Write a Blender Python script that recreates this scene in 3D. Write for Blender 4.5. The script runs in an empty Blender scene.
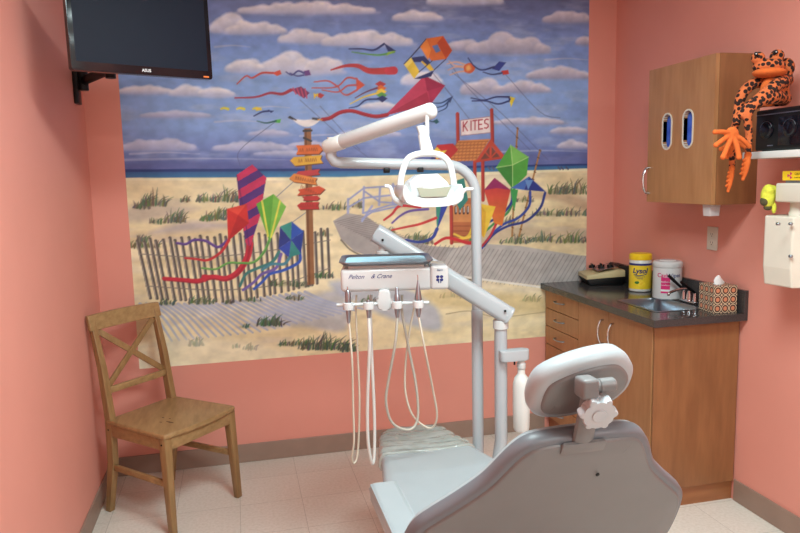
import bpy, bmesh, math, random
import numpy as np
from mathutils import Vector, Matrix

# ------------------------------------------------------------------ camera, world, lights, exposure
scene = bpy.context.scene
COL = scene.collection
CAM_F, PITCH, YAW, ROLL, CAM_H = 691.97, 7.3098, 13.2673, -1.2931, 1.6
ROOM_L, ROOM_R, ROOM_B, ROOM_F, ROOM_H = -0.728, 2.303, 3.913, -2.2, 2.75
pi_, ya_, ro_ = [math.radians(a) for a in (PITCH, YAW, ROLL)]
FW = Vector((math.sin(ya_)*math.cos(pi_), math.cos(ya_)*math.cos(pi_), -math.sin(pi_)))
RT0 = Vector((math.cos(ya_), -math.sin(ya_), 0)); UP0 = RT0.cross(FW)
RT = math.cos(ro_)*RT0 + math.sin(ro_)*UP0
UP = -math.sin(ro_)*RT0 + math.cos(ro_)*UP0
cd = bpy.data.cameras.new('camera'); cam = bpy.data.objects.new('camera', cd); COL.objects.link(cam)
cd.sensor_width = 36; cd.lens = 36*CAM_F/800; cd.clip_start = 0.05
cam.matrix_world = Matrix(((RT.x, UP.x, -FW.x, 0), (RT.y, UP.y, -FW.y, 0), (RT.z, UP.z, -FW.z, CAM_H), (0, 0, 0, 1)))
scene.camera = cam
w = bpy.data.worlds.new('world'); scene.world = w; w.use_nodes = True
w.node_tree.nodes['Background'].inputs[0].default_value = (0.9, 0.93, 1, 1)
w.node_tree.nodes['Background'].inputs[1].default_value = 0.15
vs = scene.view_settings
vs.view_transform = 'Standard'; vs.look = 'None'; vs.gamma = 1; vs.use_curve_mapping = False
vs.exposure = 0.2
LIGHTS = [((0.75, 1.5), 60, 1.15, 0.55, (0.77, 1.0, 1.02)), ((1.65, -1.1), 56, 1.15, 0.55, (0.77, 1.0, 1.02))]     # (centre), watts, size x, size y, colour
for (lx, ly), watts, sx, sy, lc in LIGHTS:
    ld = bpy.data.lights.new('ceiling_panel_light', 'AREA'); ld.shape = 'RECTANGLE'; ld.size = sx; ld.size_y = sy
    ld.energy = watts; ld.color = lc
    lo = bpy.data.objects.new('ceiling_panel_light', ld); COL.objects.link(lo); lo.location = (lx, ly, ROOM_H-0.035)

# ------------------------------------------------------------------ helpers
def lin(c):
    return tuple(((x/255)/12.92 if x/255 <= 0.04045 else ((x/255+0.055)/1.055)**2.4) for x in c)
MATS = {}
def mat(name, rgb, rough=0.5, metal=0.0, var=0.04, scale=12, bump=0.0, bscale=60, spec=0.5, coat=0.0, trans=0.0, alpha=1.0, stretch=None, rgb2=None, sss=0.0):
    m = bpy.data.materials.new(name); m.use_nodes = True; nt = m.node_tree; N = nt.nodes; L = nt.links
    p = N['Principled BSDF']; c = lin(rgb)
    p.inputs['Roughness'].default_value = rough; p.inputs['Metallic'].default_value = metal
    p.inputs['Specular IOR Level'].default_value = spec; p.inputs['Coat Weight'].default_value = coat
    p.inputs['Transmission Weight'].default_value = trans; p.inputs['Alpha'].default_value = alpha
    if sss: p.inputs['Subsurface Weight'].default_value = sss; p.inputs['Subsurface Scale'].default_value = 0.02
    tc = N.new('ShaderNodeTexCoord'); mp = N.new('ShaderNodeMapping'); L.new(tc.outputs['Object'], mp.inputs[0])
    if stretch: mp.inputs['Scale'].default_value = stretch
    nz = N.new('ShaderNodeTexNoise'); nz.inputs['Scale'].default_value = scale; nz.inputs['Detail'].default_value = 5
    L.new(mp.outputs[0], nz.inputs['Vector'])
    r = N.new('ShaderNodeValToRGB'); r.color_ramp.elements[0].position = 0.3; r.color_ramp.elements[1].position = 0.7
    d = lin(rgb2) if rgb2 else tuple(min(1, x*(1+var)) for x in c)
    e = c if rgb2 else tuple(x*(1-var) for x in c)
    r.color_ramp.elements[0].color = (*e, 1); r.color_ramp.elements[1].color = (*d, 1)
    L.new(nz.outputs['Fac'], r.inputs[0]); L.new(r.outputs[0], p.inputs['Base Color'])
    if bump:
        n2 = N.new('ShaderNodeTexNoise'); n2.inputs['Scale'].default_value = bscale; n2.inputs['Detail'].default_value = 3
        L.new(tc.outputs['Object'], n2.inputs['Vector'])
        b = N.new('ShaderNodeBump'); b.inputs['Strength'].default_value = bump; b.inputs['Distance'].default_value = 0.002
        L.new(n2.outputs['Fac'], b.inputs['Height']); L.new(b.outputs[0], p.inputs['Normal'])
    MATS[name] = m
    return m

def empty(name, loc, label, cat, group=None):
    o = bpy.data.objects.new(name, None); COL.objects.link(o); o.location = loc; o.empty_display_size = 0.1
    o['label'] = label; o['category'] = cat
    if group: o['group'] = group
    return o
def tag(o, label, cat, group=None):
    o['label'] = label; o['category'] = cat
    if group: o['group'] = group
    return o
def wloc(o):
    v = Vector((0, 0, 0))
    while o is not None: v = v + o.location; o = o.parent
    return v
def obj(name, bm, m, parent=None, loc=None, smooth=35, label=None):
    me = bpy.data.meshes.new(name); org = wloc(parent) if parent else Vector(loc or (0, 0, 0))
    bmesh.ops.translate(bm, verts=bm.verts, vec=-org)
    bmesh.ops.recalc_face_normals(bm, faces=bm.faces)
    bm.to_mesh(me); bm.free()
    if smooth:
        me.shade_smooth(); me.set_sharp_from_angle(angle=math.radians(smooth))
    for x in (m if isinstance(m, (list, tuple)) else [m]): me.materials.append(x)
    o = bpy.data.objects.new(name, me); COL.objects.link(o)
    if parent: o.parent = parent
    else: o.location = org
    if label: o['label'] = label
    return o
def struct(name, bm, m, smooth=35):
    o = obj(name, bm, m, smooth=smooth); o['kind'] = 'structure'; return o
def NB(): return bmesh.new()
def merge(dst, src):
    me = bpy.data.meshes.new('tmp'); src.to_mesh(me); src.free(); dst.from_mesh(me); bpy.data.meshes.remove(me)
def box(bm, a, b, bevel=0.0, seg=2, M=None, mi=0):
    t = bmesh.new(); bmesh.ops.create_cube(t, size=1)
    a, b = Vector(a), Vector(b)
    for v in t.verts: v.co = Vector(((a.x+b.x)/2+v.co.x*(b.x-a.x), (a.y+b.y)/2+v.co.y*(b.y-a.y), (a.z+b.z)/2+v.co.z*(b.z-a.z)))
    if bevel: bmesh.ops.bevel(t, geom=t.edges[:], offset=bevel, segments=seg, profile=0.5, affect='EDGES', clamp_overlap=True)
    for f in t.faces: f.material_index = mi
    if M: bmesh.ops.transform(t, matrix=M, verts=t.verts)
    merge(bm, t); return bm
def frame_at(p, d, ref=None):
    d = Vector(d).normalized(); ref = Vector(ref) if ref else (Vector((0, 0, 1)) if abs(d.z) < 0.9 else Vector((1, 0, 0)))
    x = ref.cross(d).normalized(); y = d.cross(x)
    return x, y
def smooth_path(pts, n=8):
    pts = [Vector(p) for p in pts]
    if len(pts) < 3: return pts
    out = []
    q = [2*pts[0]-pts[1]] + pts + [2*pts[-1]-pts[-2]]
    for i in range(1, len(q)-2):
        p0, p1, p2, p3 = q[i-1:i+3]
        for k in range(n):
            t = k/n
            out.append(0.5*((2*p1)+(-p0+p2)*t+(2*p0-5*p1+4*p2-p3)*t*t+(-p0+3*p1-3*p2+p3)*t**3))
    out.append(pts[-1]); return out
def tube(bm, pts, r, n=16, cap=True, smooth=0, sx=1.0, sy=1.0, ref=None):
    """sweep a circle (or ellipse) along a path; r a number or one per point"""
    if smooth:
        rs = r if isinstance(r, (list, tuple)) else None
        m = len(pts); pts = smooth_path(pts, smooth)
        if rs: r = [float(np.interp(i/(len(pts)-1)*(m-1), range(m), rs)) for i in range(len(pts))]
    pts = [Vector(p) for p in pts]; rr = r if isinstance(r, (list, tuple)) else [r]*len(pts)
    rings = []; x = None
    for i, p in enumerate(pts):
        d = (pts[min(i+1, len(pts)-1)]-pts[max(i-1, 0)]).normalized()
        if x is None: x, y = frame_at(p, d, ref)
        else:
            x = (x-d*x.dot(d)).normalized(); y = d.cross(x)
        rings.append([bm.verts.new(p+x*math.cos(2*math.pi*k/n)*rr[i]*sx+y*math.sin(2*math.pi*k/n)*rr[i]*sy) for k in range(n)])
    for a, b in zip(rings, rings[1:]):
        for k in range(n): bm.faces.new((a[k], a[(k+1) % n], b[(k+1) % n], b[k]))
    if cap: bm.faces.new(rings[0][::-1]); bm.faces.new(rings[-1])
    return bm
def capsule(bm, a, b, ra, rb=None, n=16):
    rb = rb if rb is not None else ra; a, b = Vector(a), Vector(b); d = (b-a).normalized()
    pts, rs = [], []
    for k in range(6):
        t = math.pi/2*k/6; pts.append(a-d*ra*math.cos(t)); rs.append(max(ra*math.sin(t), 1e-4))
    pts += [a, b]; rs += [ra, rb]
    for k in range(1, 7):
        t = math.pi/2*k/6; pts.append(b+d*rb*math.sin(t)); rs.append(max(rb*math.cos(t), 1e-4))
    return tube(bm, pts, rs, n)
def lathe(bm, c, prof, n=32, axis=(0, 0, 1), cap=True):
    """prof: (radius, height along axis)"""
    ax = Vector(axis).normalized(); c = Vector(c); x, y = frame_at(c, ax); rings = []
    for r, h in prof:
        rings.append([bm.verts.new(c+ax*h+(x*math.cos(2*math.pi*k/n)+y*math.sin(2*math.pi*k/n))*max(r, 1e-4)) for k in range(n)])
    for a, b in zip(rings, rings[1:]):
        for k in range(n): bm.faces.new((a[k], a[(k+1) % n], b[(k+1) % n], b[k]))
    if cap: bm.faces.new(rings[0][::-1]); bm.faces.new(rings[-1])
    return bm
def ellipsoid(bm, c, r, M=None, u=24, v=14):
    t = bmesh.new(); bmesh.ops.create_uvsphere(t, u_segments=u, v_segments=v, radius=1)
    for q in t.verts: q.co = Vector((q.co.x*r[0], q.co.y*r[1], q.co.z*r[2]))
    if M: bmesh.ops.transform(t, matrix=M.to_4x4(), verts=t.verts)
    bmesh.ops.translate(t, verts=t.verts, vec=Vector(c)); merge(bm, t); return bm
def prism(bm, pts, O, ex, ey, ez, depth, bevel=0.0, seg=3, crown=0.0):
    """2D outline pts in plane (ex,ey) at O, extruded along ez by depth"""
    O, ex, ey, ez = Vector(O), Vector(ex), Vector(ey), Vector(ez); t = bmesh.new()
    a = [t.verts.new(O+ex*p[0]+ey*p[1]) for p in pts]
    b = [t.verts.new(O+ex*p[0]+ey*p[1]+ez*depth) for p in pts]; n = len(pts)
    fa = t.faces.new(a); fb = t.faces.new(b[::-1])
    for k in range(n): t.faces.new((a[k], b[k], b[(k+1) % n], a[(k+1) % n]))
    if bevel:
        es = [e for e in t.edges if (e in fa.edges[:] or e in fb.edges[:])]
        bmesh.ops.bevel(t, geom=es, offset=bevel, segments=seg, profile=0.5, affect='EDGES', clamp_overlap=True)
    merge(bm, t); return bm
def rrect(w, h, r, n=5):
    out = []
    for cx, cy, a0 in ((w/2-r, h/2-r, 0), (-w/2+r, h/2-r, 90), (-w/2+r, -h/2+r, 180), (w/2-r, -h/2+r, 270)):
        for k in range(n+1):
            a = math.radians(a0+90*k/n); out.append((cx+r*math.cos(a), cy+r*math.sin(a)))
    return out
def smooth2d(pts, n=6):
    q = [Vector((p[0], p[1], 0)) for p in pts]; out = []; m = len(q)
    for i in range(m):
        p0, p1, p2, p3 = q[i-1], q[i], q[(i+1) % m], q[(i+2) % m]
        for k in range(n):
            t = k/n; v = 0.5*((2*p1)+(-p0+p2)*t+(2*p0-5*p1+4*p2-p3)*t*t+(-p0+3*p1-3*p2+p3)*t**3); out.append((v.x, v.y))
    return out
def text_bm(body, size, O, ex, ey, depth=0.0006, shear=0.0, align='CENTER', bold=0.0):
    cu = bpy.data.curves.new('t', 'FONT'); cu.body = body; cu.size = size; cu.align_x = align; cu.align_y = 'CENTER'
    cu.shear = shear; cu.offset = bold; cu.extrude = depth/2; cu.resolution_u = 3
    o = bpy.data.objects.new('t', cu); COL.objects.link(o)
    dg = bpy.context.evaluated_depsgraph_get(); me = bpy.data.meshes.new_from_object(o.evaluated_get(dg))
    bpy.data.objects.remove(o); bpy.data.curves.remove(cu)
    bm = bmesh.new(); bm.from_mesh(me); bpy.data.meshes.remove(me)
    ex, ey = Vector(ex).normalized(), Vector(ey).normalized(); ez = ex.cross(ey)
    for v in bm.verts: v.co = Vector(O)+ex*v.co.x+ey*v.co.y+ez*v.co.z
    return bm

# pixel of the photograph -> point on a plane of the room (used only to measure where things stand)
def at(u, v, ax, val):
    d = FW*CAM_F+RT*(u-400)-UP*(v-266.5); o = Vector((0, 0, CAM_H)); i = 'xyz'.index(ax)
    return o+d*((val-o[i])/d[i])

# ------------------------------------------------------------------ materials
WALL = mat('salmon_wall_paint', (226, 150, 134), 0.6, var=0.02, scale=3, bump=0.12, bscale=180)
CEIL = mat('ceiling_tile', (225, 222, 215), 0.9, bump=0.4, bscale=90)
BASEB = mat('brown_vinyl_base', (152, 126, 112), 0.45, var=0.05)
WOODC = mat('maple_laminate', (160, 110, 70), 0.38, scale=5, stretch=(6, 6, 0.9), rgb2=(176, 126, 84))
WOOD_SHADED = mat('maple_laminate_shaded', (130, 84, 52), 0.38, scale=5, stretch=(6, 6, 0.9), rgb2=(148, 98, 62))  # same maple laminate, its colour darkened for the shade on the side faces
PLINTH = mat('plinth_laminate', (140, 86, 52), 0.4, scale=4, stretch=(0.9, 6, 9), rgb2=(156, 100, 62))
GRANITE = mat('charcoal_counter', (62, 58, 58), 0.16, var=0.35, scale=160)
PINE = mat('antique_pine', (146, 112, 72), 0.42, scale=7, stretch=(7, 1.2, 7), rgb2=(172, 136, 92))
PINEV = mat('antique_pine_upright', (136, 102, 64), 0.42, scale=7, stretch=(8, 8, 0.9), rgb2=(160, 124, 82))
KNOT = mat('pine_knot', (84, 54, 30), 0.5)
SCREW = mat('dark_screw', (30, 26, 24), 0.4, 0.7)
WHITE = mat('white_enamel', (200, 201, 201), 0.22, var=0.01, coat=0.3)
WHITE2 = mat('warm_white_plastic', (212, 210, 205), 0.35, var=0.01)
CREAM = mat('cream_plastic', (214, 205, 190), 0.4, var=0.015)
GREYP = mat('grey_enamel_pole', (172, 176, 180), 0.28, var=0.015, coat=0.2)
UPH = mat('pale_grey_vinyl', (160, 168, 172), 0.38, var=0.02, bump=0.12, bscale=250)
UPHD = mat('grey_vinyl_piping', (104, 108, 114), 0.4, var=0.03)
SHELL = mat('taupe_plastic_shell', (112, 111, 111), 0.42, var=0.02)
CHROME = mat('chrome', (200, 200, 203), 0.12, 1.0, var=0.02)
STEEL = mat('brushed_steel', (158, 168, 178), 0.3, 1.0, var=0.06)
BLACK = mat('black_plastic', (16, 16, 18), 0.4, var=0.05, spec=0.3)
BLACKG = mat('gloss_black_bezel', (14, 16, 24), 0.15, var=0.05, spec=0.35)
SCREEN = mat('dark_screen_glass', (24, 29, 44), 0.5, var=0.03, spec=0.12)
NAVY = mat('navy_print', (34, 44, 110), 0.5)
LETTER = mat('white_print', (225, 226, 228), 0.5)
PAPERB = mat('pale_blue_tray_paper', (170, 216, 234), 0.6, var=0.04)
ORANGE = mat('orange_plush', (206, 98, 38), 0.95, var=0.08, scale=60, bump=0.6, bscale=300)
YELPLUSH = mat('yellow_green_plush', (214, 212, 70), 0.95, var=0.12, scale=80, bump=0.8, bscale=260)
DKGRN = mat('dark_olive_cloth', (80, 72, 44), 0.9)
YELLOW = mat('yellow_lid', (240, 200, 30), 0.35, var=0.02)
YLABEL = mat('yellow_label', (238, 206, 50), 0.4, var=0.04)
MAGENTA = mat('magenta_label', (206, 40, 110), 0.4)
BEIGE = mat('beige_device_plastic', (196, 182, 138), 0.45, var=0.03)
LEMON = mat('lemon_print', (250, 226, 60), 0.5, rgb2=(240, 190, 40), scale=90)
LEAF = mat('leaf_print', (60, 120, 50), 0.5)
CLEAR = mat('frosted_bottle', (236, 236, 232), 0.3, var=0.01, trans=0.25)
HOSE = mat('beige_silicone_hose', (206, 198, 180), 0.45, var=0.02)
HOSE2 = mat('grey_silicone_hose', (176, 172, 160), 0.45, var=0.02)
TISSUE = mat('white_tissue', (244, 244, 244), 0.9)
GLOVE = mat('blue_glove_box', (50, 80, 190), 0.5, rgb2=(80, 120, 220), scale=20)
AMBER = mat('amber_led', (240, 120, 40), 0.4)
SKEW = mat('translucent_holder', (222, 214, 214), 0.3, trans=0.3)

def leopard():
    m = bpy.data.materials.new('spotted_orange_plush'); m.use_nodes = True; nt = m.node_tree; N = nt.nodes; L = nt.links
    p = N['Principled BSDF']; p.inputs['Roughness'].default_value = 0.95
    tc = N.new('ShaderNodeTexCoord'); v = N.new('ShaderNodeTexVoronoi'); v.inputs['Scale'].default_value = 56
    v.inputs['Randomness'].default_value = 0.75
    L.new(tc.outputs['Object'], v.inputs['Vector'])
    r = N.new('ShaderNodeValToRGB'); r.color_ramp.interpolation = 'LINEAR'; e = r.color_ramp.elements
    e[0].position = 0.47; e[0].color = (*lin((34, 16, 12)), 1); e[1].position = 0.54; e[1].color = (*lin((200, 102, 54)), 1)
    L.new(v.outputs['Distance'], r.inputs[0]); L.new(r.outputs[0], p.inputs['Base Color'])
    return m
LEOP = leopard()

def floor_mat():
    m = bpy.data.materials.new('speckled_vinyl_tile'); m.use_nodes = True; nt = m.node_tree; N = nt.nodes; L = nt.links
    p = N['Principled BSDF']; p.inputs['Roughness'].default_value = 0.32
    tc = N.new('ShaderNodeTexCoord'); mp = N.new('ShaderNodeMapping'); mp.inputs['Location'].default_value = (0.05, -3.06, 0)
    L.new(tc.outputs['Object'], mp.inputs[0])
    b = N.new('ShaderNodeTexBrick'); b.offset = 0; b.squash = 1
    for k, v in (('Scale', 1), ('Mortar Size', 0.0012), ('Brick Width', 0.305), ('Row Height', 0.305), ('Mortar Smooth', 0.3), ('Bias', 0)): b.inputs[k].default_value = v
    b.inputs['Color1'].default_value = (*lin((226, 218, 208)), 1); b.inputs['Color2'].default_value = (*lin((220, 211, 201)), 1)
    b.inputs['Mortar'].default_value = (*lin((178, 168, 158)), 1)
    L.new(mp.outputs[0], b.inputs['Vector'])
    n = N.new('ShaderNodeTexNoise'); n.inputs['Scale'].default_value = 70; n.inputs['Detail'].default_value = 6; L.new(tc.outputs['Object'], n.inputs['Vector'])
    r = N.new('ShaderNodeValToRGB'); r.color_ramp.elements[0].position = 0.35; r.color_ramp.elements[0].color = (0.86, 0.84, 0.8, 1)
    r.color_ramp.elements[1].position = 0.6; r.color_ramp.elements[1].color = (1, 1, 1, 1)
    L.new(n.outputs['Fac'], r.inputs[0])
    mx = N.new('ShaderNodeMix'); mx.data_type = 'RGBA'; mx.blend_type = 'MULTIPLY'; mx.inputs[0].default_value = 0.7
    L.new(b.outputs['Color'], mx.inputs[6]); L.new(r.outputs[0], mx.inputs[7]); L.new(mx.outputs[2], p.inputs['Base Color'])
    return m
def tissue_mat():
    m = bpy.data.materials.new('brown_ring_pattern_card'); m.use_nodes = True; nt = m.node_tree; N = nt.nodes; L = nt.links
    p = N['Principled BSDF']; p.inputs['Roughness'].default_value = 0.5
    uv = N.new('ShaderNodeTexCoord')
    def vm(op, a, b=None):
        n = N.new('ShaderNodeVectorMath'); n.operation = op; L.new(a, n.inputs[0])
        if b is not None: n.inputs[1].default_value = b
        return n
    f = vm('FRACTION', uv.outputs['UV']); s = vm('SUBTRACT', f.outputs[0], (0.5, 0.5, 0)); ln = vm('LENGTH', s.outputs[0])
    r = N.new('ShaderNodeValToRGB'); r.color_ramp.interpolation = 'CONSTANT'; e = r.color_ramp.elements
    cols = [(0, (214, 140, 104)), (0.24, (60, 34, 26)), (0.30, (86, 48, 34)), (0.40, (236, 216, 184)), (0.475, (60, 34, 26)), (0.60, (236, 216, 184)), (0.66, (206, 130, 96))]
    e[0].position = 0; e[0].color = (*lin(cols[0][1]), 1); e[1].position = cols[1][0]; e[1].color = (*lin(cols[1][1]), 1)
    for ps, c in cols[2:]: q = e.new(ps); q.color = (*lin(c), 1)
    L.new(ln.outputs['Value'], r.inputs[0]); L.new(r.outputs[0], p.inputs['Base Color']); return m
def plastic_film():
    m = mat('crinkled_clear_cover', (172, 178, 170), 0.12, alpha=0.62, spec=0.8, rgb2=(196, 200, 194), scale=14)
    N = m.node_tree.nodes; L = m.node_tree.links
    tc = N.new('ShaderNodeTexCoord'); v = N.new('ShaderNodeTexVoronoi'); v.feature = 'DISTANCE_TO_EDGE'; v.inputs['Scale'].default_value = 15
    b = N.new('ShaderNodeBump'); b.inputs['Strength'].default_value = 0.9; b.inputs['Distance'].default_value = 0.012
    L.new(tc.outputs['Object'], v.inputs['Vector']); L.new(v.outputs['Distance'], b.inputs['Height']); L.new(b.outputs[0], N['Principled BSDF'].inputs['Normal'])
    return m
FILM = plastic_film()

# ------------------------------------------------------------------ structure
L_, R_, B_, F_, H_ = ROOM_L, ROOM_R, ROOM_B, ROOM_F, ROOM_H
T = 0.1
struct('floor', box(NB(), (L_-T, F_-T, -T), (R_+T, B_+T, 0)), floor_mat(), 0)
struct('ceiling', box(NB(), (L_-T, F_-T, H_), (R_+T, B_+T, H_+T)), CEIL, 0)
struct('wall_back', box(NB(), (L_-T, B_, 0), (R_+T, B_+T, H_)), WALL, 0)
struct('wall_left', box(NB(), (L_-T, F_, 0), (L_, B_, H_)), WALL, 0)
struct('wall_right', box(NB(), (R_, F_, 0), (R_+T, B_, H_)), WALL, 0)
struct('wall_front', box(NB(), (L_-T, F_-T, 0), (R_+T, F_, H_)), mat('off_white_wall_paint', (232, 230, 226), 0.7, var=0.02, scale=3), 0)  # unseen end wall, made off-white to keep the bounced light neutral
struct('baseboard_back', box(NB(), (L_, B_-0.008, 0), (1.84, B_, 0.108), 0.003), BASEB, 0)
struct('baseboard_left', box(NB(), (L_, F_, 0), (L_+0.008, B_-0.008, 0.108), 0.003), BASEB, 0)
struct('baseboard_right', box(NB(), (R_-0.008, F_, 0), (R_, 2.755, 0.108), 0.003), BASEB, 0)
struct('baseboard_front', box(NB(), (L_+0.008, F_, 0), (R_-0.008, F_+0.008, 0.108), 0.003), BASEB, 0)

# ceiling light fixture behind the camera
def emis(name, rgb, s):
    m = bpy.data.materials.new(name); m.use_nodes = True; p = m.node_tree.nodes['Principled BSDF']
    p.inputs['Base Color'].default_value = (*lin(rgb), 1); p.inputs['Emission Color'].default_value = (*lin(rgb), 1); p.inputs['Emission Strength'].default_value = s
    return m
for (lx, ly), watts, sx, sy, lc in LIGHTS:
    t = empty('ceiling_light', (lx, ly, H_-0.03), ('white framed fluorescent ceiling panel nearer the dental chair' if ly > 0 else 'white framed fluorescent ceiling panel near the off-white front wall'), 'light', 'ceiling light panels')
    bm = NB()
    for a, b in (((-sx/2-.03, -sy/2-.03), (sx/2+.03, -sy/2)), ((-sx/2-.03, sy/2), (sx/2+.03, sy/2+.03)), ((-sx/2-.03, -sy/2), (-sx/2, sy/2)), ((sx/2, -sy/2), (sx/2+.03, sy/2))):
        box(bm, (lx+a[0], ly+a[1], H_-0.03), (lx+b[0], ly+b[1], H_))
    obj('frame', bm, WHITE2, t, smooth=0)
    obj('diffuser', box(NB(), (lx-sx/2, ly-sy/2, H_-0.022), (lx+sx/2, ly+sy/2, H_)), emis('lit_diffuser', (255, 250, 240), 3), t, smooth=0)
X, Y, Z = Vector((1, 0, 0)), Vector((0, 1, 0)), Vector((0, 0, 1))
# ------------------------------------------------------------------ lower cabinet, counter, sink
CX, CY0, CZ = 1.81, 2.713, 0.936          # counter front edge, near end, top
def handle_bar(parent, p, d, out, ln=0.11, r=0.0045, m=None):
    """arched pull: centre p, along d, standing out by 'out' (vector)"""
    p, d, out = Vector(p), Vector(d), Vector(out); bm = NB()
    tube(bm, [p-d*ln/2, p-d*ln*0.46+out*0.55, p-d*ln*0.25+out*0.95, p+out*1.05, p+d*ln*0.25+out*0.95, p+d*ln*0.46+out*0.55, p+d*ln/2], r, 10, smooth=5)
    return obj('handle', bm, m or STEEL, parent)
t = empty('base_cabinet', (2.07, 3.34, 0), 'honey maple base cabinet with drawers and two doors under dark counter', 'cabinet')
fx = CX+0.03
bm = NB(); x0_, x1_, zt0 = fx+0.02, R_-0.002, CZ-0.0365
for q in (((x0_, 2.765, .095), (x1_, 2.783, zt0)), ((x0_, B_-.02, .095), (x1_, B_-.002, zt0)), ((x0_, 3.470, .113), (x1_, 3.488, zt0)), ((x0_, 2.783, .095), (x1_, B_-.02, .113)), ((x1_-.012, 2.783, .113), (x1_, B_-.02, zt0)), ((x0_, 2.783, zt0-.04), (x0_+.018, B_-.02, zt0))): box(bm, *q)
obj('body', bm, WOOD_SHADED, t, smooth=0)
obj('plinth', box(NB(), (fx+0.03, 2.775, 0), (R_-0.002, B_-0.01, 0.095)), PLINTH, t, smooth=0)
obj('end_panel', box(NB(), (fx+0.004, 2.757, 0.098), (R_-0.009, 2.765, CZ-0.036), 0.001), WOOD_SHADED, t, smooth=0)
dz = [(0.786, 0.896), (0.675, 0.782), (0.562, 0.671), (0.434, 0.558), (0.323, 0.430), (0.212, 0.319), (0.10, 0.208)]
for a, b in dz:
    d = obj('drawer', box(NB(), (fx, 3.482, a), (fx+0.0199, B_-0.012, b), 0.002), WOODC, t, smooth=0)
    handle_bar(d, (fx, 3.70, (a+b)/2+0.005), Y, (-0.028, 0, 0.0), 0.105, 0.004)
for a, b, hy in ((3.157, 3.477, 3.205), (2.770, 3.152, 3.104)):
    d = obj('door', box(NB(), (fx, a, 0.10), (fx+0.0199, b, 0.896), 0.002), WOODC, t, smooth=0)
    handle_bar(d, (fx, hy, 0.780), Z, (-0.032, 0, 0), 0.125, 0.005, CHROME)

SX0, SX1, SY0, SY1 = 1.93, 2.17, 2.88, 3.22
bm = NB(); zc0, zc1 = CZ-0.035, CZ
xs, ys = (CX, SX0, SX1, R_-0.001), (CY0, SY0, SY1, B_-0.003)
g = {}
for k, z in enumerate((zc0, zc1)):
    for i, x in enumerate(xs):
        for j, y in enumerate(ys): g[i, j, k] = bm.verts.new((x, y, z))
for k in (0, 1):
    for i in range(3):
        for j in range(3):
            if (i, j) != (1, 1): bm.faces.new([g[i, j, k], g[i+1, j, k], g[i+1, j+1, k], g[i, j+1, k]][::1 if k else -1])
for i in range(3):
    bm.faces.new((g[i, 0, 0], g[i+1, 0, 0], g[i+1, 0, 1], g[i, 0, 1])); bm.faces.new((g[i, 3, 0], g[i, 3, 1], g[i+1, 3, 1], g[i+1, 3, 0]))
    bm.faces.new((g[0, i, 0], g[0, i, 1], g[0, i+1, 1], g[0, i+1, 0])); bm.faces.new((g[3, i, 0], g[3, i+1, 0], g[3, i+1, 1], g[3, i, 1]))
for a, b in (((1, 1), (2, 1)), ((2, 1), (2, 2)), ((2, 2), (1, 2)), ((1, 2), (1, 1))): bm.faces.new((g[a[0], a[1], 0], g[a[0], a[1], 1], g[b[0], b[1], 1], g[b[0], b[1], 0]))
t = empty('countertop', ((CX+R_)/2, (CY0+B_)/2, CZ-0.035), 'dark charcoal solid countertop with low backsplash along the right wall', 'countertop')
o = obj('worktop', bm, GRANITE, t, smooth=0); md = o.modifiers.new('b', 'BEVEL'); md.width = 0.002; md.segments = 2; md.limit_method = 'ANGLE'
obj('backsplash', box(NB(), (R_-0.022, CY0, CZ), (R_-0.001, B_-0.003, CZ+0.108), 0.002), GRANITE, t, smooth=0)
# sink let into the counter
t = empty('sink', ((SX0+SX1)/2, (SY0+SY1)/2, CZ-0.13), 'small stainless steel sink let into the dark counter', 'sink')
bm = NB(); outer = [(SX0, SY0), (SX1, SY0), (SX1, SY1), (SX0, SY1)]; e = 0.004
rings = []
for (o_, z) in ((-0.012, CZ+0.0016), (0.002, CZ+0.0016), (0.006, CZ-0.004), (0.010, CZ-0.10), (0.03, CZ-0.118)):
    r_ = rrect(SX1-SX0-2*o_, SY1-SY0-2*o_, max(0.03-o_*0.2, 0.01), 5)
    rings.append([bm.verts.new(((SX0+SX1)/2+p[0], (SY0+SY1)/2+p[1], z)) for p in r_])
for a, b in zip(rings, rings[1:]):
    for k in range(len(a)): bm.faces.new((a[k], a[(k+1) % len(a)], b[(k+1) % len(a)], b[k]))
bm.faces.new(rings[-1]); obj('basin', bm, STEEL, t)
obj('drain', lathe(NB(), ((SX0+SX1)/2, (SY0+SY1)/2, CZ-0.1178), [(0.022, 0), (0.024, 0.002), (0.018, 0.003), (0.014, 0.0015)], 24), CHROME, t)
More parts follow.
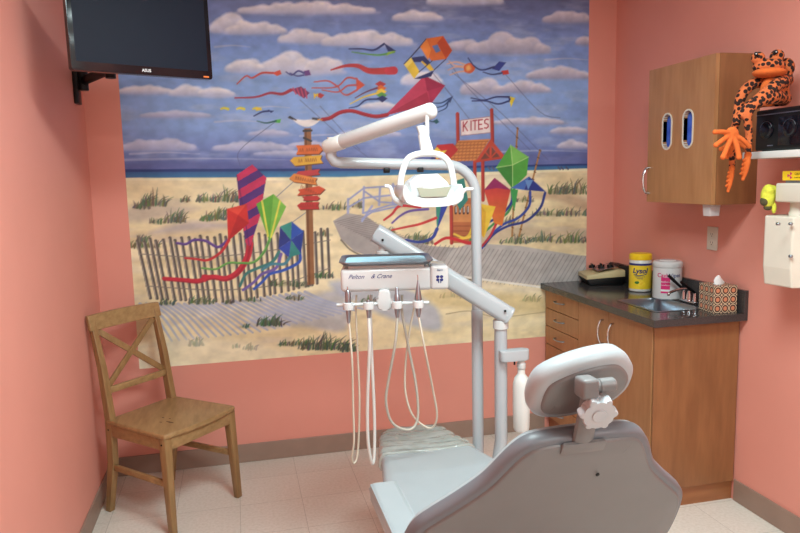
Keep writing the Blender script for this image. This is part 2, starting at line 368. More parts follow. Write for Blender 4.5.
# faucet with two wrist blade handles
FC = Vector((2.228, 3.04, CZ+.001))
t = empty('faucet', FC, 'chrome faucet with long dark wrist blades behind the sink', 'faucet')
bm = NB(); box(bm, FC+Vector((-0.020, -0.06, 0)), FC+Vector((0.020, 0.06, 0.012)), 0.005, 3); obj('deck_plate', bm, CHROME, t)
bm = NB(); lathe(bm, FC+Vector((0, 0, .010)), [(0.018, 0), (0.016, 0.03), (0.012, 0.045), (0.011, 0.05)], 20); sp = FC+Vector((-.125, -.01, .058))
tube(bm, [FC+Vector((0, 0, .045)), FC+Vector((-0.012, 0, .068)), FC+Vector((-0.07, -.004, 0.070)), sp, sp+Vector((-.004, 0, -.014))], 0.0068, 12, smooth=5); obj('spout', bm, CHROME, t)
for sy, tip in ((-1, FC+Vector((-.105, -.07, .122))), (1, FC+Vector((-.095, .045, .138)))):
    b0 = FC+Vector((0, sy*0.045, 0.010)); bm = NB(); lathe(bm, b0, [(0.014, 0), (0.012, 0.022), (0.010, 0.040), (0.008, 0.046)], 18)
    obj('valve', bm, CHROME, t)
    a = b0+Vector((0.004, 0, 0.042)); d = tip-a; bm = NB()
    tube(bm, [a+d*0.0, a+d*0.35, a+d*0.8, a+d], [0.0055, 0.006, 0.0075, 0.006], 12, sx=0.55, sy=1.2); obj('blade_handle', bm, BLACK, t)

# ------------------------------------------------------------------ on the counter
# canister of wipes
c0 = Vector((2.205, 3.45, CZ+.001))
def wrap(bm, c, r, a0, z0, size_x=1.0):
    """bend lettering laid out in x,z around a vertical cylinder; a0 = direction it faces"""
    for v in bm.verts:
        a = a0+v.co.x/r; rr = r-v.co.y
        v.co = Vector((c.x+math.sin(a)*rr, c.y-math.cos(a)*rr, c.z+z0+v.co.z))
    return bm
def patch(c, r, a0, w, z0, z1, th=0.0006, n=24):
    bm = NB(); vv = []
    for k in range(n+1):
        a = a0-w/2+w*k/n; vv.append([bm.verts.new((c.x+math.sin(a)*(r+t_), c.y-math.cos(a)*(r+t_), c.z+z)) for t_ in (0, th) for z in (z0, z1)])
    for p, q in zip(vv, vv[1:]):
        bm.faces.new((p[2], q[2], q[3], p[3])); bm.faces.new((p[0], p[1], q[1], q[0])); bm.faces.new((p[1], p[3], q[3], q[1])); bm.faces.new((p[0], q[0], q[2], p[2]))
    bm.faces.new((vv[0][0], vv[0][2], vv[0][3], vv[0][1])); bm.faces.new((vv[-1][0], vv[-1][1], vv[-1][3], vv[-1][2])); return bm
FACE = -0.60            # labels face the room, towards the camera side
t = empty('wipes_canister', c0, 'yellow and white canister of lemon disinfecting wipes', 'canister')
r = 0.060
obj('body', lathe(NB(), c0, [(r-.004, 0), (r, .004), (r, .175), (r-.003, .18)], 40), WHITE2, t)
obj('lid', lathe(NB(), c0, [(r+.001, .178), (r+.002, .182), (r+.001, .206), (r-.006, .212), (r-.012, .2125)], 40), YELLOW, t)
obj('label', patch(c0, r, 0, 6.28, 0.016, 0.158, n=48), YLABEL, t)
obj('band', patch(c0, r+.0006, 0, 6.28, 0.148, 0.160, n=48), NAVY, t)
def ctext(c, r, body, size, z, m, name, off=0.0, bold=0.0, shear=0.0, parent=None, a=FACE, depth=.0006):
    return obj(name, wrap(text_bm(body, size, (off, 0, 0), X, Z, depth, shear, bold=bold), c, r, a, z), m, parent, smooth=0)
ctext(c0, r+.0012, 'Lysol', 0.040, 0.118, NAVY, 'logo_lettering', bold=.0012, shear=.2, parent=t, off=0)
obj('logo_underline', wrap(tube(NB(), [(-.034, 0, 0), (0, 0, -.003), (.036, 0, .004)], .0022, 8, smooth=4), c0, r+.001, FACE, .096), NAVY, t)
ctext(c0, r+.0012, 'DISINFECTING', 0.0085, 0.086, NAVY, 'small_lettering', parent=t); ctext(c0, r+.0012, 'WIPES', 0.0125, 0.076, NAVY, 'small_lettering', parent=t)
obj('lemon_picture', wrap(ellipsoid(NB(), (0.012, 0, 0), (.021, .0012, .020)), c0, r+.0006, FACE, .045), LEMON, t)
obj('leaf_picture', wrap(ellipsoid(NB(), (-0.014, 0, .008), (.014, .0012, .008)), c0, r+.0006, FACE, .045), LEAF, t)
# white tub with a magenta label
c0 = Vector((2.175, 3.235-.02, CZ+.001)); c0.x = 2.203; c0.y = 3.195; r = 0.073
t = empty('wipes_tub', c0, 'large white tub of wipes with magenta label square', 'tub')
obj('body', lathe(NB(), c0, [(r-.005, 0), (r, .005), (r, .165), (r-.004, .17)], 44), WHITE, t)
obj('lid', lathe(NB(), c0, [(r+.0015, .168), (r+.003, .172), (r+.003, .190), (r-.004, .198), (r-.03, .2), (r-.034, .204), (.008, .205)], 44), WHITE, t)
obj('label', patch(c0, r, FACE-.12, .62, .035, .118), MAGENTA, t)
ctext(c0, r+.0012, 'Cavi', 0.030, 0.128, MAGENTA, 'logo_lettering', off=-.026, parent=t, bold=.0005)
ctext(c0, r+.0012, 'Wipes', 0.030, 0.128, NAVY, 'logo_lettering', off=.034, parent=t)
ctext(c0, r+.0012, 'disinfecting', 0.011, 0.095, LETTER, 'small_lettering', off=-.008, parent=t); ctext(c0, r+.0012, 'towelettes', 0.011, 0.078, LETTER, 'small_lettering', off=-.008, parent=t)
obj('label_stripe', patch(c0, r+.0006, FACE-.12, .62, .045, .055), LETTER, t)

# tissue box
t = empty('tissue_box', (2.216, 2.815, CZ+.001), 'brown patterned tissue box with one white tissue at the counter end', 'tissue box')
x0, x1, y0, y1, hh = 2.148, 2.268, 2.772, 2.888, 0.128
M = Matrix.Translation((2.216, 2.815, CZ+.001)) @ Matrix.Rotation(math.radians(-6), 4, 'Z')
me_bm = NB(); uvl = me_bm.loops.layers.uv.new('UV')
a_, b_ = .058, .062
def quad(bm, P, n=3, m=3):
    f = bm.faces.new([bm.verts.new(M @ Vector(p)) for p in P])
    for l, uv in zip(f.loops, ((0, 0), (n, 0), (n, m), (0, m))): l[uvl].uv = uv
quad(me_bm, [(-a_, -b_, 0), (a_, -b_, 0), (a_, -b_, hh), (-a_, -b_, hh)]); quad(me_bm, [(-a_, b_, 0), (-a_, -b_, 0), (-a_, -b_, hh), (-a_, b_, hh)])
quad(me_bm, [(a_, -b_, 0), (a_, b_, 0), (a_, b_, hh), (a_, -b_, hh)]); quad(me_bm, [(a_, b_, 0), (-a_, b_, 0), (-a_, b_, hh), (a_, b_, hh)])
quad(me_bm, [(-a_, -b_, hh), (a_, -b_, hh), (a_, b_, hh), (-a_, b_, hh)]); quad(me_bm, [(-a_, b_, 0), (a_, b_, 0), (a_, -b_, 0), (-a_, -b_, 0)])
bmesh.ops.remove_doubles(me_bm, verts=me_bm.verts, dist=1e-5)
obj('carton', me_bm, tissue_mat(), t, smooth=0)
bm = NB(); rng = random.Random(2); base = M @ Vector((0, 0, hh)); rows = []
for k in range(7):
    z = k/6; wd = .024*(1-z)**.7+.004; rows.append([bm.verts.new(base+Vector((math.cos(a)*wd*(1+.35*math.cos(3*a+k)), math.sin(a)*wd*.55*(1+.3*math.sin(2*a+k)), z*.042))) for a in [2*math.pi*q/14 for q in range(14)]])
for p, q in zip(rows, rows[1:]):
    for k in range(14): bm.faces.new((p[k], p[(k+1) % 14], q[(k+1) % 14], q[k]))
bm.faces.new(rows[-1]); bm.faces.new(rows[0][::-1]); obj('tissue', bm, TISSUE, t, smooth=60)

# beige device with three dark knobs in the far corner
t = empty('dental_tester', (2.125, 3.775, CZ), 'beige tabletop device with black base and three dark knobs', 'device')
M = Matrix.Translation((2.146, 3.775, CZ+.0015)) @ Matrix.Rotation(math.radians(-14), 4, 'Z') @ Matrix.Diagonal((.80, .95, 1.2, 1))
def wedge(prof, y0, y1, bev=.004):
    bm = NB(); prism(bm, [(p[0], p[1]) for p in prof], M @ Vector((0, y0, 0)), (M.to_3x3() @ X), Z, (M.to_3x3() @ Y), y1-y0, bev, 2); return bm
obj('base', wedge([(-.125, .012), (-.11, 0), (.12, 0), (.14, .03), (.14, .05), (-.14, .036)], -.105, .105), BLACK, t)
obj('top_shell', wedge([(-.142, .0365), (.142, .0505), (.142, .088), (.10, .092), (-.05, .072), (-.142, .058)], -.11, .11), BEIGE, t)
tp = M.to_3x3() @ Vector((.133, 0, .0178)).normalized(); nrm = (M.to_3x3() @ Vector((-.0178, 0, .133))).normalized()
bm = NB(); 
def on_top(x, y, h=0.0): return M @ Vector((x, y, .072+(x+.05)*.02/.15 if x > -.05 else .058+(x+.142)*.014/.092))+nrm*h
prism(bm, [(-.045, -.095), (.095, -.095), (.095, .095), (-.045, .095)], on_top(-.012, 0, .0004), tp, M.to_3x3() @ Y, nrm, .0015)
obj('control_plate', bm, STEEL, t, smooth=0)
for k, (x, y) in enumerate(((-.05, .062), (.0, .0), (.05, -.055))):
    p = on_top(x, y, .001); bm = NB(); lathe(bm, p, [(.020, 0), (.019, .014), (.015, .016)], 16, nrm); prism(bm, [(-.004, -.019), (.004, -.019), (.004, .019), (-.004, .019)], p+nrm*.012, tp, M.to_3x3() @ Y, nrm, .012, .001)
    obj('knob', bm, BLACK, t)
bm = NB(); prism(bm, [(-.02, -.10), (.02, -.10), (.02, .02), (-.02, .02)], on_top(.118, 0, -.001), M.to_3x3() @ X, M.to_3x3() @ Y, Z, .007, .002); obj('handle_ridge', bm, BLACK, t)

# ------------------------------------------------------------------ upper cabinet with glove windows
UX, UY0, UY1, UZ0, UZ1 = 2.07, 2.694, 3.197, 1.447, 2.109
t = empty('wall_cabinet', (2.19, 2.945, UZ0), 'maple wall cabinet with two oval glove slots in its door', 'cabinet')
bm = NB(); th = .016
box(bm, (UX+.021, UY0, UZ0), (R_-.001, UY0+th, UZ1)); box(bm, (UX+.021, UY1-th, UZ0), (R_-.001, UY1, UZ1)); box(bm, (UX+.021, UY0+th, UZ0), (R_-.001, UY1-th, UZ0+th)); box(bm, (UX+.021, UY0+th, UZ1-th), (R_-.001, UY1-th, UZ1)); box(bm, (R_-.008, UY0+th, UZ0+th), (R_-.001, UY1-th, UZ1-th))
obj('body', bm, WOOD_SHADED, t, smooth=0)
def stadium(cy, z0, z1, w, n=10):
    r = w/2; return [(cy+r*math.cos(math.pi*k/n), z1-r+r*math.sin(math.pi*k/n)) for k in range(n+1)]+[(cy-r*math.cos(math.pi*k/n), z0+r-r*math.sin(math.pi*k/n)) for k in range(n+1)]
slots = [(3.035, 1.712, 1.877), (2.875, 1.712, 1.880)]
# door with real openings: front and back caps are bridged with holes
bm = NB()
def rect_hole_panel(bm, y0, y1, z0, z1, holes, x0, x1):
    fr = []
    for x in (x0, x1):
        loops = [[(y0, z0), (y1, z0), (y1, z1), (y0, z1)]]+holes; es = []; vv = []
        for lp in loops:
            vs_ = [bm.verts.new((x, p[0], p[1])) for p in lp]; vv.append(vs_)
            es += [bm.edges.new((vs_[k], vs_[(k+1) % len(vs_)])) for k in range(len(vs_))]
        bmesh.ops.triangle_fill(bm, use_beauty=True, use_dissolve=False, edges=es); fr.append(vv)
    for a, b in zip(*fr):
        for k in range(len(a)): bm.faces.new((a[k], a[(k+1) % len(a)], b[(k+1) % len(a)], b[k]))
holes = [stadium(cy, a, b, .066) for cy, a, b in slots]
rect_hole_panel(bm, UY0+.002, UY1-.002, UZ0+.002, UZ1-.002, holes, UX, UX+.02)
d = obj('door', bm, WOODC, t, smooth=0)
for cy, a, b in slots:
    bm = NB(); O_ = stadium(cy, a-.007, b+.007, .080, 12); I_ = stadium(cy, a, b, .066, 12); n = len(O_); V = [[bm.verts.new((x, p[0], p[1])) for p in q] for q, x in ((O_, UX), (O_, UX-.0035), (I_, UX-.0035), (I_, UX+.02))]
    for p, q in zip(V, V[1:]):
        for k in range(n): bm.faces.new((p[k], p[(k+1) % n], q[(k+1) % n], q[k]))
    obj('slot_rim', bm, CREAM, d, smooth=50)
handle_bar(d, (UX, 3.178, 1.557), Z, (-.034, 0, 0), .13, .0055, CHROME)
for k, (cy, a, b) in enumerate(slots):
    g_ = obj('glove_box', box(NB(), (UX+.024, cy-.055, 1.60), (UX+.10, cy+.055, 1.93), .002), WHITE2, None, loc=(UX+.06, cy, 1.60))
    tag(g_, ('white and blue glove box behind the oval slot nearer the handle' if k == 0 else 'white and blue glove box behind the oval slot away from the handle'), 'glove box', 'glove boxes inside the wall cabinet')
    box_b = obj('blue_print', box(NB(), (UX+.0225, cy-.050, a-.01), (UX+.0238, cy+.052, b+.01)), GLOVE, g_, smooth=0)
    # shelf under the boxes belongs to the cabinet
obj('shelf', box(NB(), (UX+.022, UY0+th, 1.585), (R_-.01, UY1-th, 1.60)), WOOD_SHADED, t, smooth=0)
o = obj('paper_holder', prism(NB(), [(-.030, 0), (.030, 0), (.024, -.052), (-.024, -.052)], (2.118, 2.73, UZ0), X, Z, Y, .05, .003), SKEW, None, loc=(2.118, 2.755, UZ0))
tag(o, 'small translucent white holder under the near corner of wall cabinet', 'holder')

# outlet
t = empty('wall_outlet', (R_-.003, 2.976, 1.266), 'cream duplex outlet on salmon wall above the counter', 'outlet')
obj('cover_plate', box(NB(), (R_-.006, 2.938, 1.208), (R_, 3.014, 1.324), .002), CREAM, t)
for z in (1.245, 1.287):
    s_ = obj('socket', prism(NB(), rrect(.034, .030, .009), (R_-.006, 2.976, z), Y, Z, -X, .002, .0006), CREAM, t)
    bm = NB()
    for dy in (-.007, .007): box(bm, (R_-.0084, 2.976+dy-.001, z-.003), (R_-.0078, 2.976+dy+.001, z+.006))
    box(bm, (R_-.0084, 2.9735, z-.011), (R_-.0078, 2.9785, z-.007)); obj('slots', bm, BLACK, s_, smooth=0)

# ------------------------------------------------------------------ shelf with stereo on the right wall
SZ = 1.672
o = obj('wall_shelf', box(NB(), (2.06, 1.92, SZ-.028), (R_-.001, 2.50, SZ), .003), WHITE2, None, loc=(2.18, 2.2, SZ-.028))
tag(o, 'white wall shelf carrying the black stereo', 'shelf')
t = empty('stereo', (2.19, 2.22, SZ), 'black radio with round dials on the white wall shelf', 'radio')
rx, ry0, ry1, rz1 = 2.085, 1.99, 2.46, SZ+.165
obj('case', box(NB(), (rx, ry0, SZ+.004), (R_-.03, ry1, rz1), .008, 3), BLACK, t)
obj('top_trim', box(NB(), (rx-.002, ry0+.005, rz1-.022), (rx+.003, ry1-.005, rz1-.018)), STEEL, t, smooth=0)
obj('display_panel', box(NB(), (rx-.002, ry1-.235, SZ+.02), (rx+.002, ry1-.125, rz1-.035), .001), BLACKG, t)
for yy, rr in ((ry1-.065, .036), (ry1-.185, .036), (ry1-.33, .05)):
    k_ = obj('dial', lathe(NB(), (rx, yy, SZ+.085), [(rr, 0), (rr, .004), (rr*.82, .006), (rr*.7, .012), (rr*.62, .013)], 32, -X), BLACKG, t)
    bm = NB(); q = [Vector((rx-.0065, yy+rr*.9*math.cos(a), SZ+.085+rr*.9*math.sin(a))) for a in [math.radians(20+140*k/12) for k in range(13)]]; tube(bm, q, .0012, 6)
    obj('dial_ring', bm, STEEL, k_)
for zz in (SZ+.02,): obj('brand_plate', box(NB(), (rx-.0015, ry1-.10, zz), (rx+.001, ry1-.07, zz+.004)), STEEL, t, smooth=0)
obj('foot', box(NB(), (rx+.02, ry0+.02, SZ), (R_-.05, ry1-.02, SZ+.004)), BLACK, t, smooth=0)

# ------------------------------------------------------------------ spotted frog toy
def fuse(o, vox=.0045, sm=3):
    md = o.modifiers.new('r', 'REMESH'); md.mode = 'VOXEL'; md.voxel_size = vox; md.use_smooth_shade = True
    s_ = o.modifiers.new('s', 'SMOOTH'); s_.iterations = sm; s_.factor = .5
FRZ = rz1
t = empty('plush_frog', (2.20, 2.40, FRZ), 'orange plush frog with black spots sitting on the stereo end, arms dangling', 'plush toy')
def F(u, v, y): return at(u, v, 'y', y)
bc = F(776, 103, 2.42); hd = F(769, 69, 2.40)
bm = NB()
ellipsoid(bm, F(777, 92, 2.415), (.050, .042, .058))                                   # torso
ellipsoid(bm, hd+Vector((0, 0, .010)), (.066, .052, .030)); ellipsoid(bm, F(758, 58, 2.40), (.026, .026, .024)); ellipsoid(bm, F(777, 56, 2.40), (.027, .027, .026))
ellipsoid(bm, F(786, 68, 2.42), (.03, .035, .04))
sh = F(786, 80, 2.40)
tube(bm, [F(787, 80, 2.42), F(778, 84, 2.36), F(762, 97, 2.34), F(748, 108, 2.35), F(740, 117, 2.36)], [.027, .026, .024, .021, .016], 14, smooth=5)    # near arm
tube(bm, [F(768, 82, 2.44), F(753, 84, 2.44), F(742, 95, 2.44), F(738, 112, 2.44), F(736, 125, 2.42)], [.022, .022, .021, .019, .015], 14, smooth=5)
tube(bm, [F(784, 99, 2.42), F(772, 97, 2.35), F(756, 103, 2.335), F(748, 114, 2.34), F(749, 135, 2.36), F(748, 156, 2.365)], [.03, .027, .022, .017, .014, .012], 14, smooth=5)    # legs
tube(bm, [F(775, 100, 2.43), F(757, 103, 2.49), F(740, 114, 2.49), F(733, 137, 2.42), F(732, 171, 2.405)], [.026, .024, .017, .014, .012], 14, smooth=5)
b_o = obj('body', bm, LEOP, t); fuse(b_o)
bm = NB(); ellipsoid(bm, hd+Vector((-.008, -.012, -.016)), (.066, .056, .021)); o = obj('lower_jaw', bm, ORANGE, b_o)
bm = NB(); ellipsoid(bm, F(769, 92, 2.39), (.036, .03, .058)); obj('belly', bm, ORANGE, b_o)
for (u, v) in ((756, 54), (776, 52)):
    ex_ = obj('eye', ellipsoid(NB(), F(u, v, 2.378), (.0085, .006, .0085)), BLACK, b_o); obj('pupil', ellipsoid(NB(), F(u+.3, v-.2, 2.373), (.003, .003, .003)), WHITE, ex_)
def plush_hand(c, fingers, palm=.020, par=b_o, nm='hand'):
    bm = NB(); c = Vector(c); ellipsoid(bm, c, (palm, palm*.6, palm*1.0))
    for f_, r0 in fingers:
        e_ = Vector(f_); m_ = c.lerp(e_, .55)+Vector((0, -.004, .004)); tube(bm, [c, m_, e_], [r0*1.35, r0*1.2, r0*1.15], 12, smooth=4); ellipsoid(bm, e_, (r0*1.3,)*3)
    o = obj(nm, bm, ORANGE, par); fuse(o, .003, 3)
plush_hand(F(732, 134, 2.33), [(F(715, 132, 2.32), .0078), (F(716, 145, 2.32), .0080), (F(723, 157, 2.315), .0085), (F(739, 157, 2.31), .0088), (F(749, 146, 2.32), .0080)], .028)
plush_hand(F(735, 143, 2.39), [(F(721, 149, 2.38), .0070), (F(727, 157, 2.38), .0070), (F(747, 149, 2.37), .0070), (F(744, 143, 2.37), .0065)], .020)
def plush_foot(a, b, y, wd):
    bm = NB(); A, B = F(*a, y), F(*b, y); tube(bm, [A, A.lerp(B, .35), A.lerp(B, .75), B], [wd*.75, wd, wd*.8, wd*.4], 14, smooth=5, sy=.8); ellipsoid(bm, B, (wd*.45,)*3); ellipsoid(bm, A, (wd*.8,)*3)
    for k in range(4):
        p = A.lerp(B, .12+k*.19); tube(bm, [p, p+Vector((-wd*1.25, -.006, -wd*.45))], [wd*.42, wd*.30], 10); ellipsoid(bm, p+Vector((-wd*1.25, -.006, -wd*.45)), (wd*.34,)*3)
    o = obj('foot', bm, ORANGE, b_o); fuse(o, .0028, 2)
plush_foot((748, 155), (743, 179), 2.36, .0175); plush_foot((732, 168), (728, 191), 2.40, .0150)

# ------------------------------------------------------------------ x-ray arm on the right wall
t = empty('xray_wall_arm', (2.2, 2.3, 1.13), 'cream wall mounted x-ray arm and faceted housing at the right edge', 'x-ray arm')
P_ = lambda u, v, x=2.1: at(u, v, 'x', x)
bm = NB(); pr_ = [(2.085, 2.385), (2.125, 2.425), (R_-.001, 2.425), (R_-.001, 2.23), (2.16, 2.225), (2.095, 2.25)]
def taper(bm, pr_, z0, z1, zc, g0, g1):
    cx = sum(p[0] for p in pr_)/len(pr_); cy = sum(p[1] for p in pr_)/len(pr_); rows = []
    for z, k in ((z0, g0), (zc, 1), (z1, g1)): rows.append([bm.verts.new((R_-.001-(R_-.001-p[0])*k, cy+(p[1]-cy)*(k*.3+.7), z)) for p in pr_])
    for a, b in zip(rows, rows[1:]):
        for k in range(len(a)): bm.faces.new((a[k], a[(k+1) % len(a)], b[(k+1) % len(a)], b[k]))
    bm.faces.new(rows[0][::-1]); bm.faces.new(rows[-1]); return bm
taper(bm, pr_, 1.135, 1.415, 1.21, .955, 1.0); h_ = obj('lower_housing', bm, CREAM, t, smooth=0); md = h_.modifiers.new('b', 'BEVEL'); md.width = .006; md.segments = 3
c_ = Vector((2.175, 2.30, 1.408)); obj('swivel_collar', lathe(NB(), c_, [(.042, 0), (.042, .02), (.038, .026), (.038, .06), (.042, .062), (.042, .07)], 32), CREAM, t)
obj('arm_beam', box(NB(), (2.105, 1.90, 1.470), (2.225, 2.36, 1.545), .007, 3), CREAM, t)
for q in ((779.5, 224), (792, 224), (792, 256.5)):
    pt_ = at(q[0], q[1], 'y', 2.2385); sc_ = obj('screw', lathe(NB(), pt_+Vector((0, .012, 0)), [(.006, 0), (.006, .012), (.004, .014)], 16, (-.15, -1, 0)), STEEL, h_)
obj('cable_stub', tube(NB(), [(2.19, 2.245, 1.16), (2.17, 2.21, 1.155), (2.17, 2.17, 1.16)], .009, 10, smooth=4), BLACK, t)
s_ = obj('warning_label', box(NB(), (2.122, 2.05, 1.555), (2.175, 2.345, 1.592), .002), YELLOW, t, smooth=0)
obj('label_mount', box(NB(), (2.13, 2.05, 1.545), (2.17, 2.335, 1.556)), STEEL, t, smooth=0)
for yy in (2.315,):
    bm = NB(); c_ = Vector((2.1215, yy-.01, 1.574))
    for k in range(3):
        a0 = math.radians(60+120*k); pts = [(.003*math.cos(a0-.52), .003*math.sin(a0-.52))]+[(.013*math.cos(a0+q), .013*math.sin(a0+q)) for q in [-.52+1.04*j/6 for j in range(7)]]+[(.003*math.cos(a0+.52), .003*math.sin(a0+.52))]
        prism(bm, pts, c_, -Y, Z, -X, .0006)
    lathe(bm, c_, [(.002, 0), (.002, .0006)], 12, -X); obj('radiation_symbol', bm, MAGENTA, s_, smooth=0)
    bm = text_bm('CAUTION', .012, (2.1212, yy-.06, 1.580), -Y, Z, .0005); obj('label_lettering', bm, BLACK, s_, smooth=0)
    bm = text_bm('X-RAY RADIATION', .007, (2.1212, yy-.062, 1.566), -Y, Z, .0005); obj('label_lettering', bm, BLACK, s_, smooth=0)
# small fluffy yellow toy clinging to the arm
yc = at(768, 198, 'y', 2.392)
t = empty('yellow_plush', yc-Vector((0, 0, .05)), 'small fuzzy yellow-green toy clinging to the x-ray arm', 'plush toy')
bm = NB(); ellipsoid(bm, yc+Vector((0, 0, .008)), (.029, .026, .048)); ellipsoid(bm, yc+Vector((.018, 0, .022)), (.026, .024, .030)); ellipsoid(bm, yc+Vector((.02, -.012, -.040)), (.009, .010, .024)); ellipsoid(bm, yc+Vector((-.006, -.01, .03)), (.02, .02, .018))
o = obj('fluffy_body', bm, YELPLUSH, t); fuse(o, .003, 2)
bm = NB(); ellipsoid(bm, yc+Vector((-.016, 0, -.012)), (.016, .018, .020)); ellipsoid(bm, yc+Vector((.002, 0, -.038)), (.018, .014, .012)); obj('dark_cloth', bm, DKGRN, o)

# ------------------------------------------------------------------ monitor on its arm
t = empty('wall_monitor', (-.34, 2.9, 2.2), 'black flat monitor on a wall arm at the upper left', 'monitor')
A_ = Vector((-.546, 2.76, 2.012)); Bq = Vector((-.062, 3.02, 2.018)); ex = (Bq-A_).normalized(); W_ = (Bq-A_).length; ey = Z.copy(); ez = ex.cross(ey)   # ez faces the room
Hh = W_*.60
tilt = math.radians(-1.5); ey = (Z*math.cos(tilt)+ez*math.sin(tilt)).normalized(); ez = ex.cross(ey)
C_ = A_+ex*W_/2+ey*Hh/2
bm = NB(); prism(bm, rrect(W_, Hh, .008), C_-ez*.03, ex, ey, ez, .03, .003); obj('bezel', bm, BLACKG, t)
bm = NB(); prism(bm, rrect(W_*.78, Hh*.72, .03), C_-ez*.05, ex, ey, ez, .022, .006); obj('back_cover', bm, BLACK, t)
bz = .018; bm = NB(); prism(bm, [(-W_/2+bz, -Hh/2+bz+.014), (W_/2-bz, -Hh/2+bz+.014), (W_/2-bz, Hh/2-bz), (-W_/2+bz, Hh/2-bz)], C_-ez*.0005, ex, ey, ez, .0012); s_ = obj('screen', bm, SCREEN, t, smooth=0)
obj('logo_lettering', text_bm('ASUS', .0155, C_-ey*(Hh/2-.016)+ez*.0006, ex, ey, .001, bold=.0004), LETTER, t, smooth=0)
obj('status_sticker', prism(NB(), [(-.012, -.003), (.012, -.003), (.012, .003), (-.012, .003)], C_+ex*(W_/2-.028)-ey*(Hh/2-.009), ex, ey, ez, .0006), AMBER, t, smooth=0)
# arm from the left wall
wp = at(76, 86, 'x', ROOM_L+.002); wp.y = min(wp.y, 3.72)
m_o = obj('wall_plate', box(NB(), (ROOM_L+.0005, wp.y-.045, 1.99), (ROOM_L+.022, wp.y+.03, 2.21), .003), BLACK, t)
bm = NB(); j0 = Vector((ROOM_L+.04, wp.y-.01, 2.10)); lathe(bm, j0-Z*.045, [(.024, 0), (.026, .003), (.026, .087), (.024, .09)], 20)
j1 = Vector((-.50, 3.32, 2.10)); j2 = C_-ez*.085; j2.z = 2.115
box(bm, (ROOM_L+.02, j0.y-.02, 2.07), (j0.x, j0.y+.02, 2.13)); 
tube(bm, [j0, j1], .02, 8, sy=1.2, sx=.7); lathe(bm, j1-Z*.04, [(.022, 0), (.022, .08)], 20); tube(bm, [j1, j2], .02, 8, sy=1.2, sx=.7); lathe(bm, j2-Z*.04, [(.022, 0), (.022, .08)], 20)
tube(bm, [j2, C_-ez*.045+Z*(2.115-C_.z)], .018, 10); obj('swing_arm', bm, BLACK, t)
obj('mount_plate', prism(NB(), rrect(.11, .11, .008), C_-ez*.062-Z*.04, ex, ey, ez, .012, .002), BLACK, t)

# ------------------------------------------------------------------ wooden chair in the left corner
CO = Vector((-.362, 3.462, 0)); fr_ = Vector((.727, -.686, 0)); wr_ = Vector((.686, .727, 0))   # forward, and from left post to right post
def cp(w_, f_, z): return CO+wr_*w_+fr_*f_+Z*z
t = empty('wooden_chair', CO, 'brown pine side chair with X-shaped back in the left corner', 'chair')
SH = .477
def beam(bm, a, b, wa, wb, ref1, n=0):
    """square tapered bar; wa,wb: (across ref1, across the other)"""
    a, b = Vector(a), Vector(b); d = (b-a).normalized(); x = Vector(ref1); x = (x-d*x.dot(d)).normalized(); y = d.cross(x)
    tt = bmesh.new(); V = [[tt.verts.new(p+x*s[0]*w_[0]/2+y*s[1]*w_[1]/2) for s in ((-1, -1), (1, -1), (1, 1), (-1, 1))] for p, w_ in ((a, wa), (b, wb))]
    for k in range(4): tt.faces.new((V[0][k], V[0][(k+1) % 4], V[1][(k+1) % 4], V[1][k]))
    tt.faces.new(V[0][::-1]); tt.faces.new(V[1]); bmesh.ops.recalc_face_normals(tt, faces=tt.faces); bmesh.ops.bevel(tt, geom=tt.edges[:], offset=.003, segments=2, profile=.5, affect='EDGES', clamp_overlap=True); merge(bm, tt); return bm
# seat: slightly dished board, wider in front
so = [(-.200, -.208), (.200, -.208), (.209, -.20), (.230, .195), (.226, .212), (.212, .222), (.11, .229), (0, .232), (-.11, .229), (-.212, .222), (-.226, .212), (-.230, .195), (-.209, -.20)]
bm = prism(NB(), [(p[0], p[1]) for p in so], cp(0, 0, SH-.022), wr_, fr_, Z, .022, .006, 3); st_ = obj('seat', bm, PINE, t)
for (w_, f_, a, b) in ((-.09, .10, .022, .006), (-.06, .02, .007, .004), (-.055, .06, .006, .003), (-.11, .06, .008, .003)):
    bm = NB(); lathe(bm, cp(w_, f_, SH-.0004), [(1, 0), (.9, .0008)], 16)
    for v in bm.verts: q = v.co-cp(w_, f_, SH); v.co = cp(w_, f_, SH)+fr_*(q.dot(wr_))*a*1.2+wr_*(q.dot(fr_))*b+Z*q.z
    obj('knot', bm, KNOT, st_, smooth=0)
FL, FRR = cp(-.205, .195, SH-.022), cp(.205, .195, SH-.022)
for s in (-1, 1):
    obj('leg', beam(NB(), cp(s*.204, .192, SH-.022), cp(s*.213, .215, 0), (.042, .042), (.030, .030), wr_), PINEV, t)
    # rear leg: below the seat and the leaning post above
    bm = NB(); tt = [(s*.192, -.250, 0), (s*.188, -.205, .26), (s*.188, -.20, .47), (s*.186, -.235, .72), (s*.186, -.288, .955)]
    rows = []; W4 = [(.030, .032), (.034, .044), (.034, .044), (.032, .036), (.028, .028)]
    for (a, b, c), (w1, w2) in zip(tt, W4): rows.append([bm.verts.new(cp(a+q[0]*w1/2, b+q[1]*w2/2, c)) for q in ((-1, -1), (1, -1), (1, 1), (-1, 1))])
    for p, q in zip(rows, rows[1:]):
        for k in range(4): bm.faces.new((p[k], p[(k+1) % 4], q[(k+1) % 4], q[k]))
    bm.faces.new(rows[0][::-1]); bm.faces.new(rows[-1]); o = obj('leg', bm, PINEV, t, smooth=30); md = o.modifiers.new('b', 'BEVEL'); md.width = .003; md.segments = 2; md.limit_method = 'ANGLE'
    obj('apron', beam(NB(), cp(s*.196, -.18, SH-.052), cp(s*.204, .175, SH-.052), (.018, .06), (.018, .06), wr_), PINE, t)
    obj('side_stretcher', beam(NB(), cp(s*.19, -.20, .235), cp(s*.207, .20, .235), (.016, .030), (.016, .030), wr_), PINE, t)
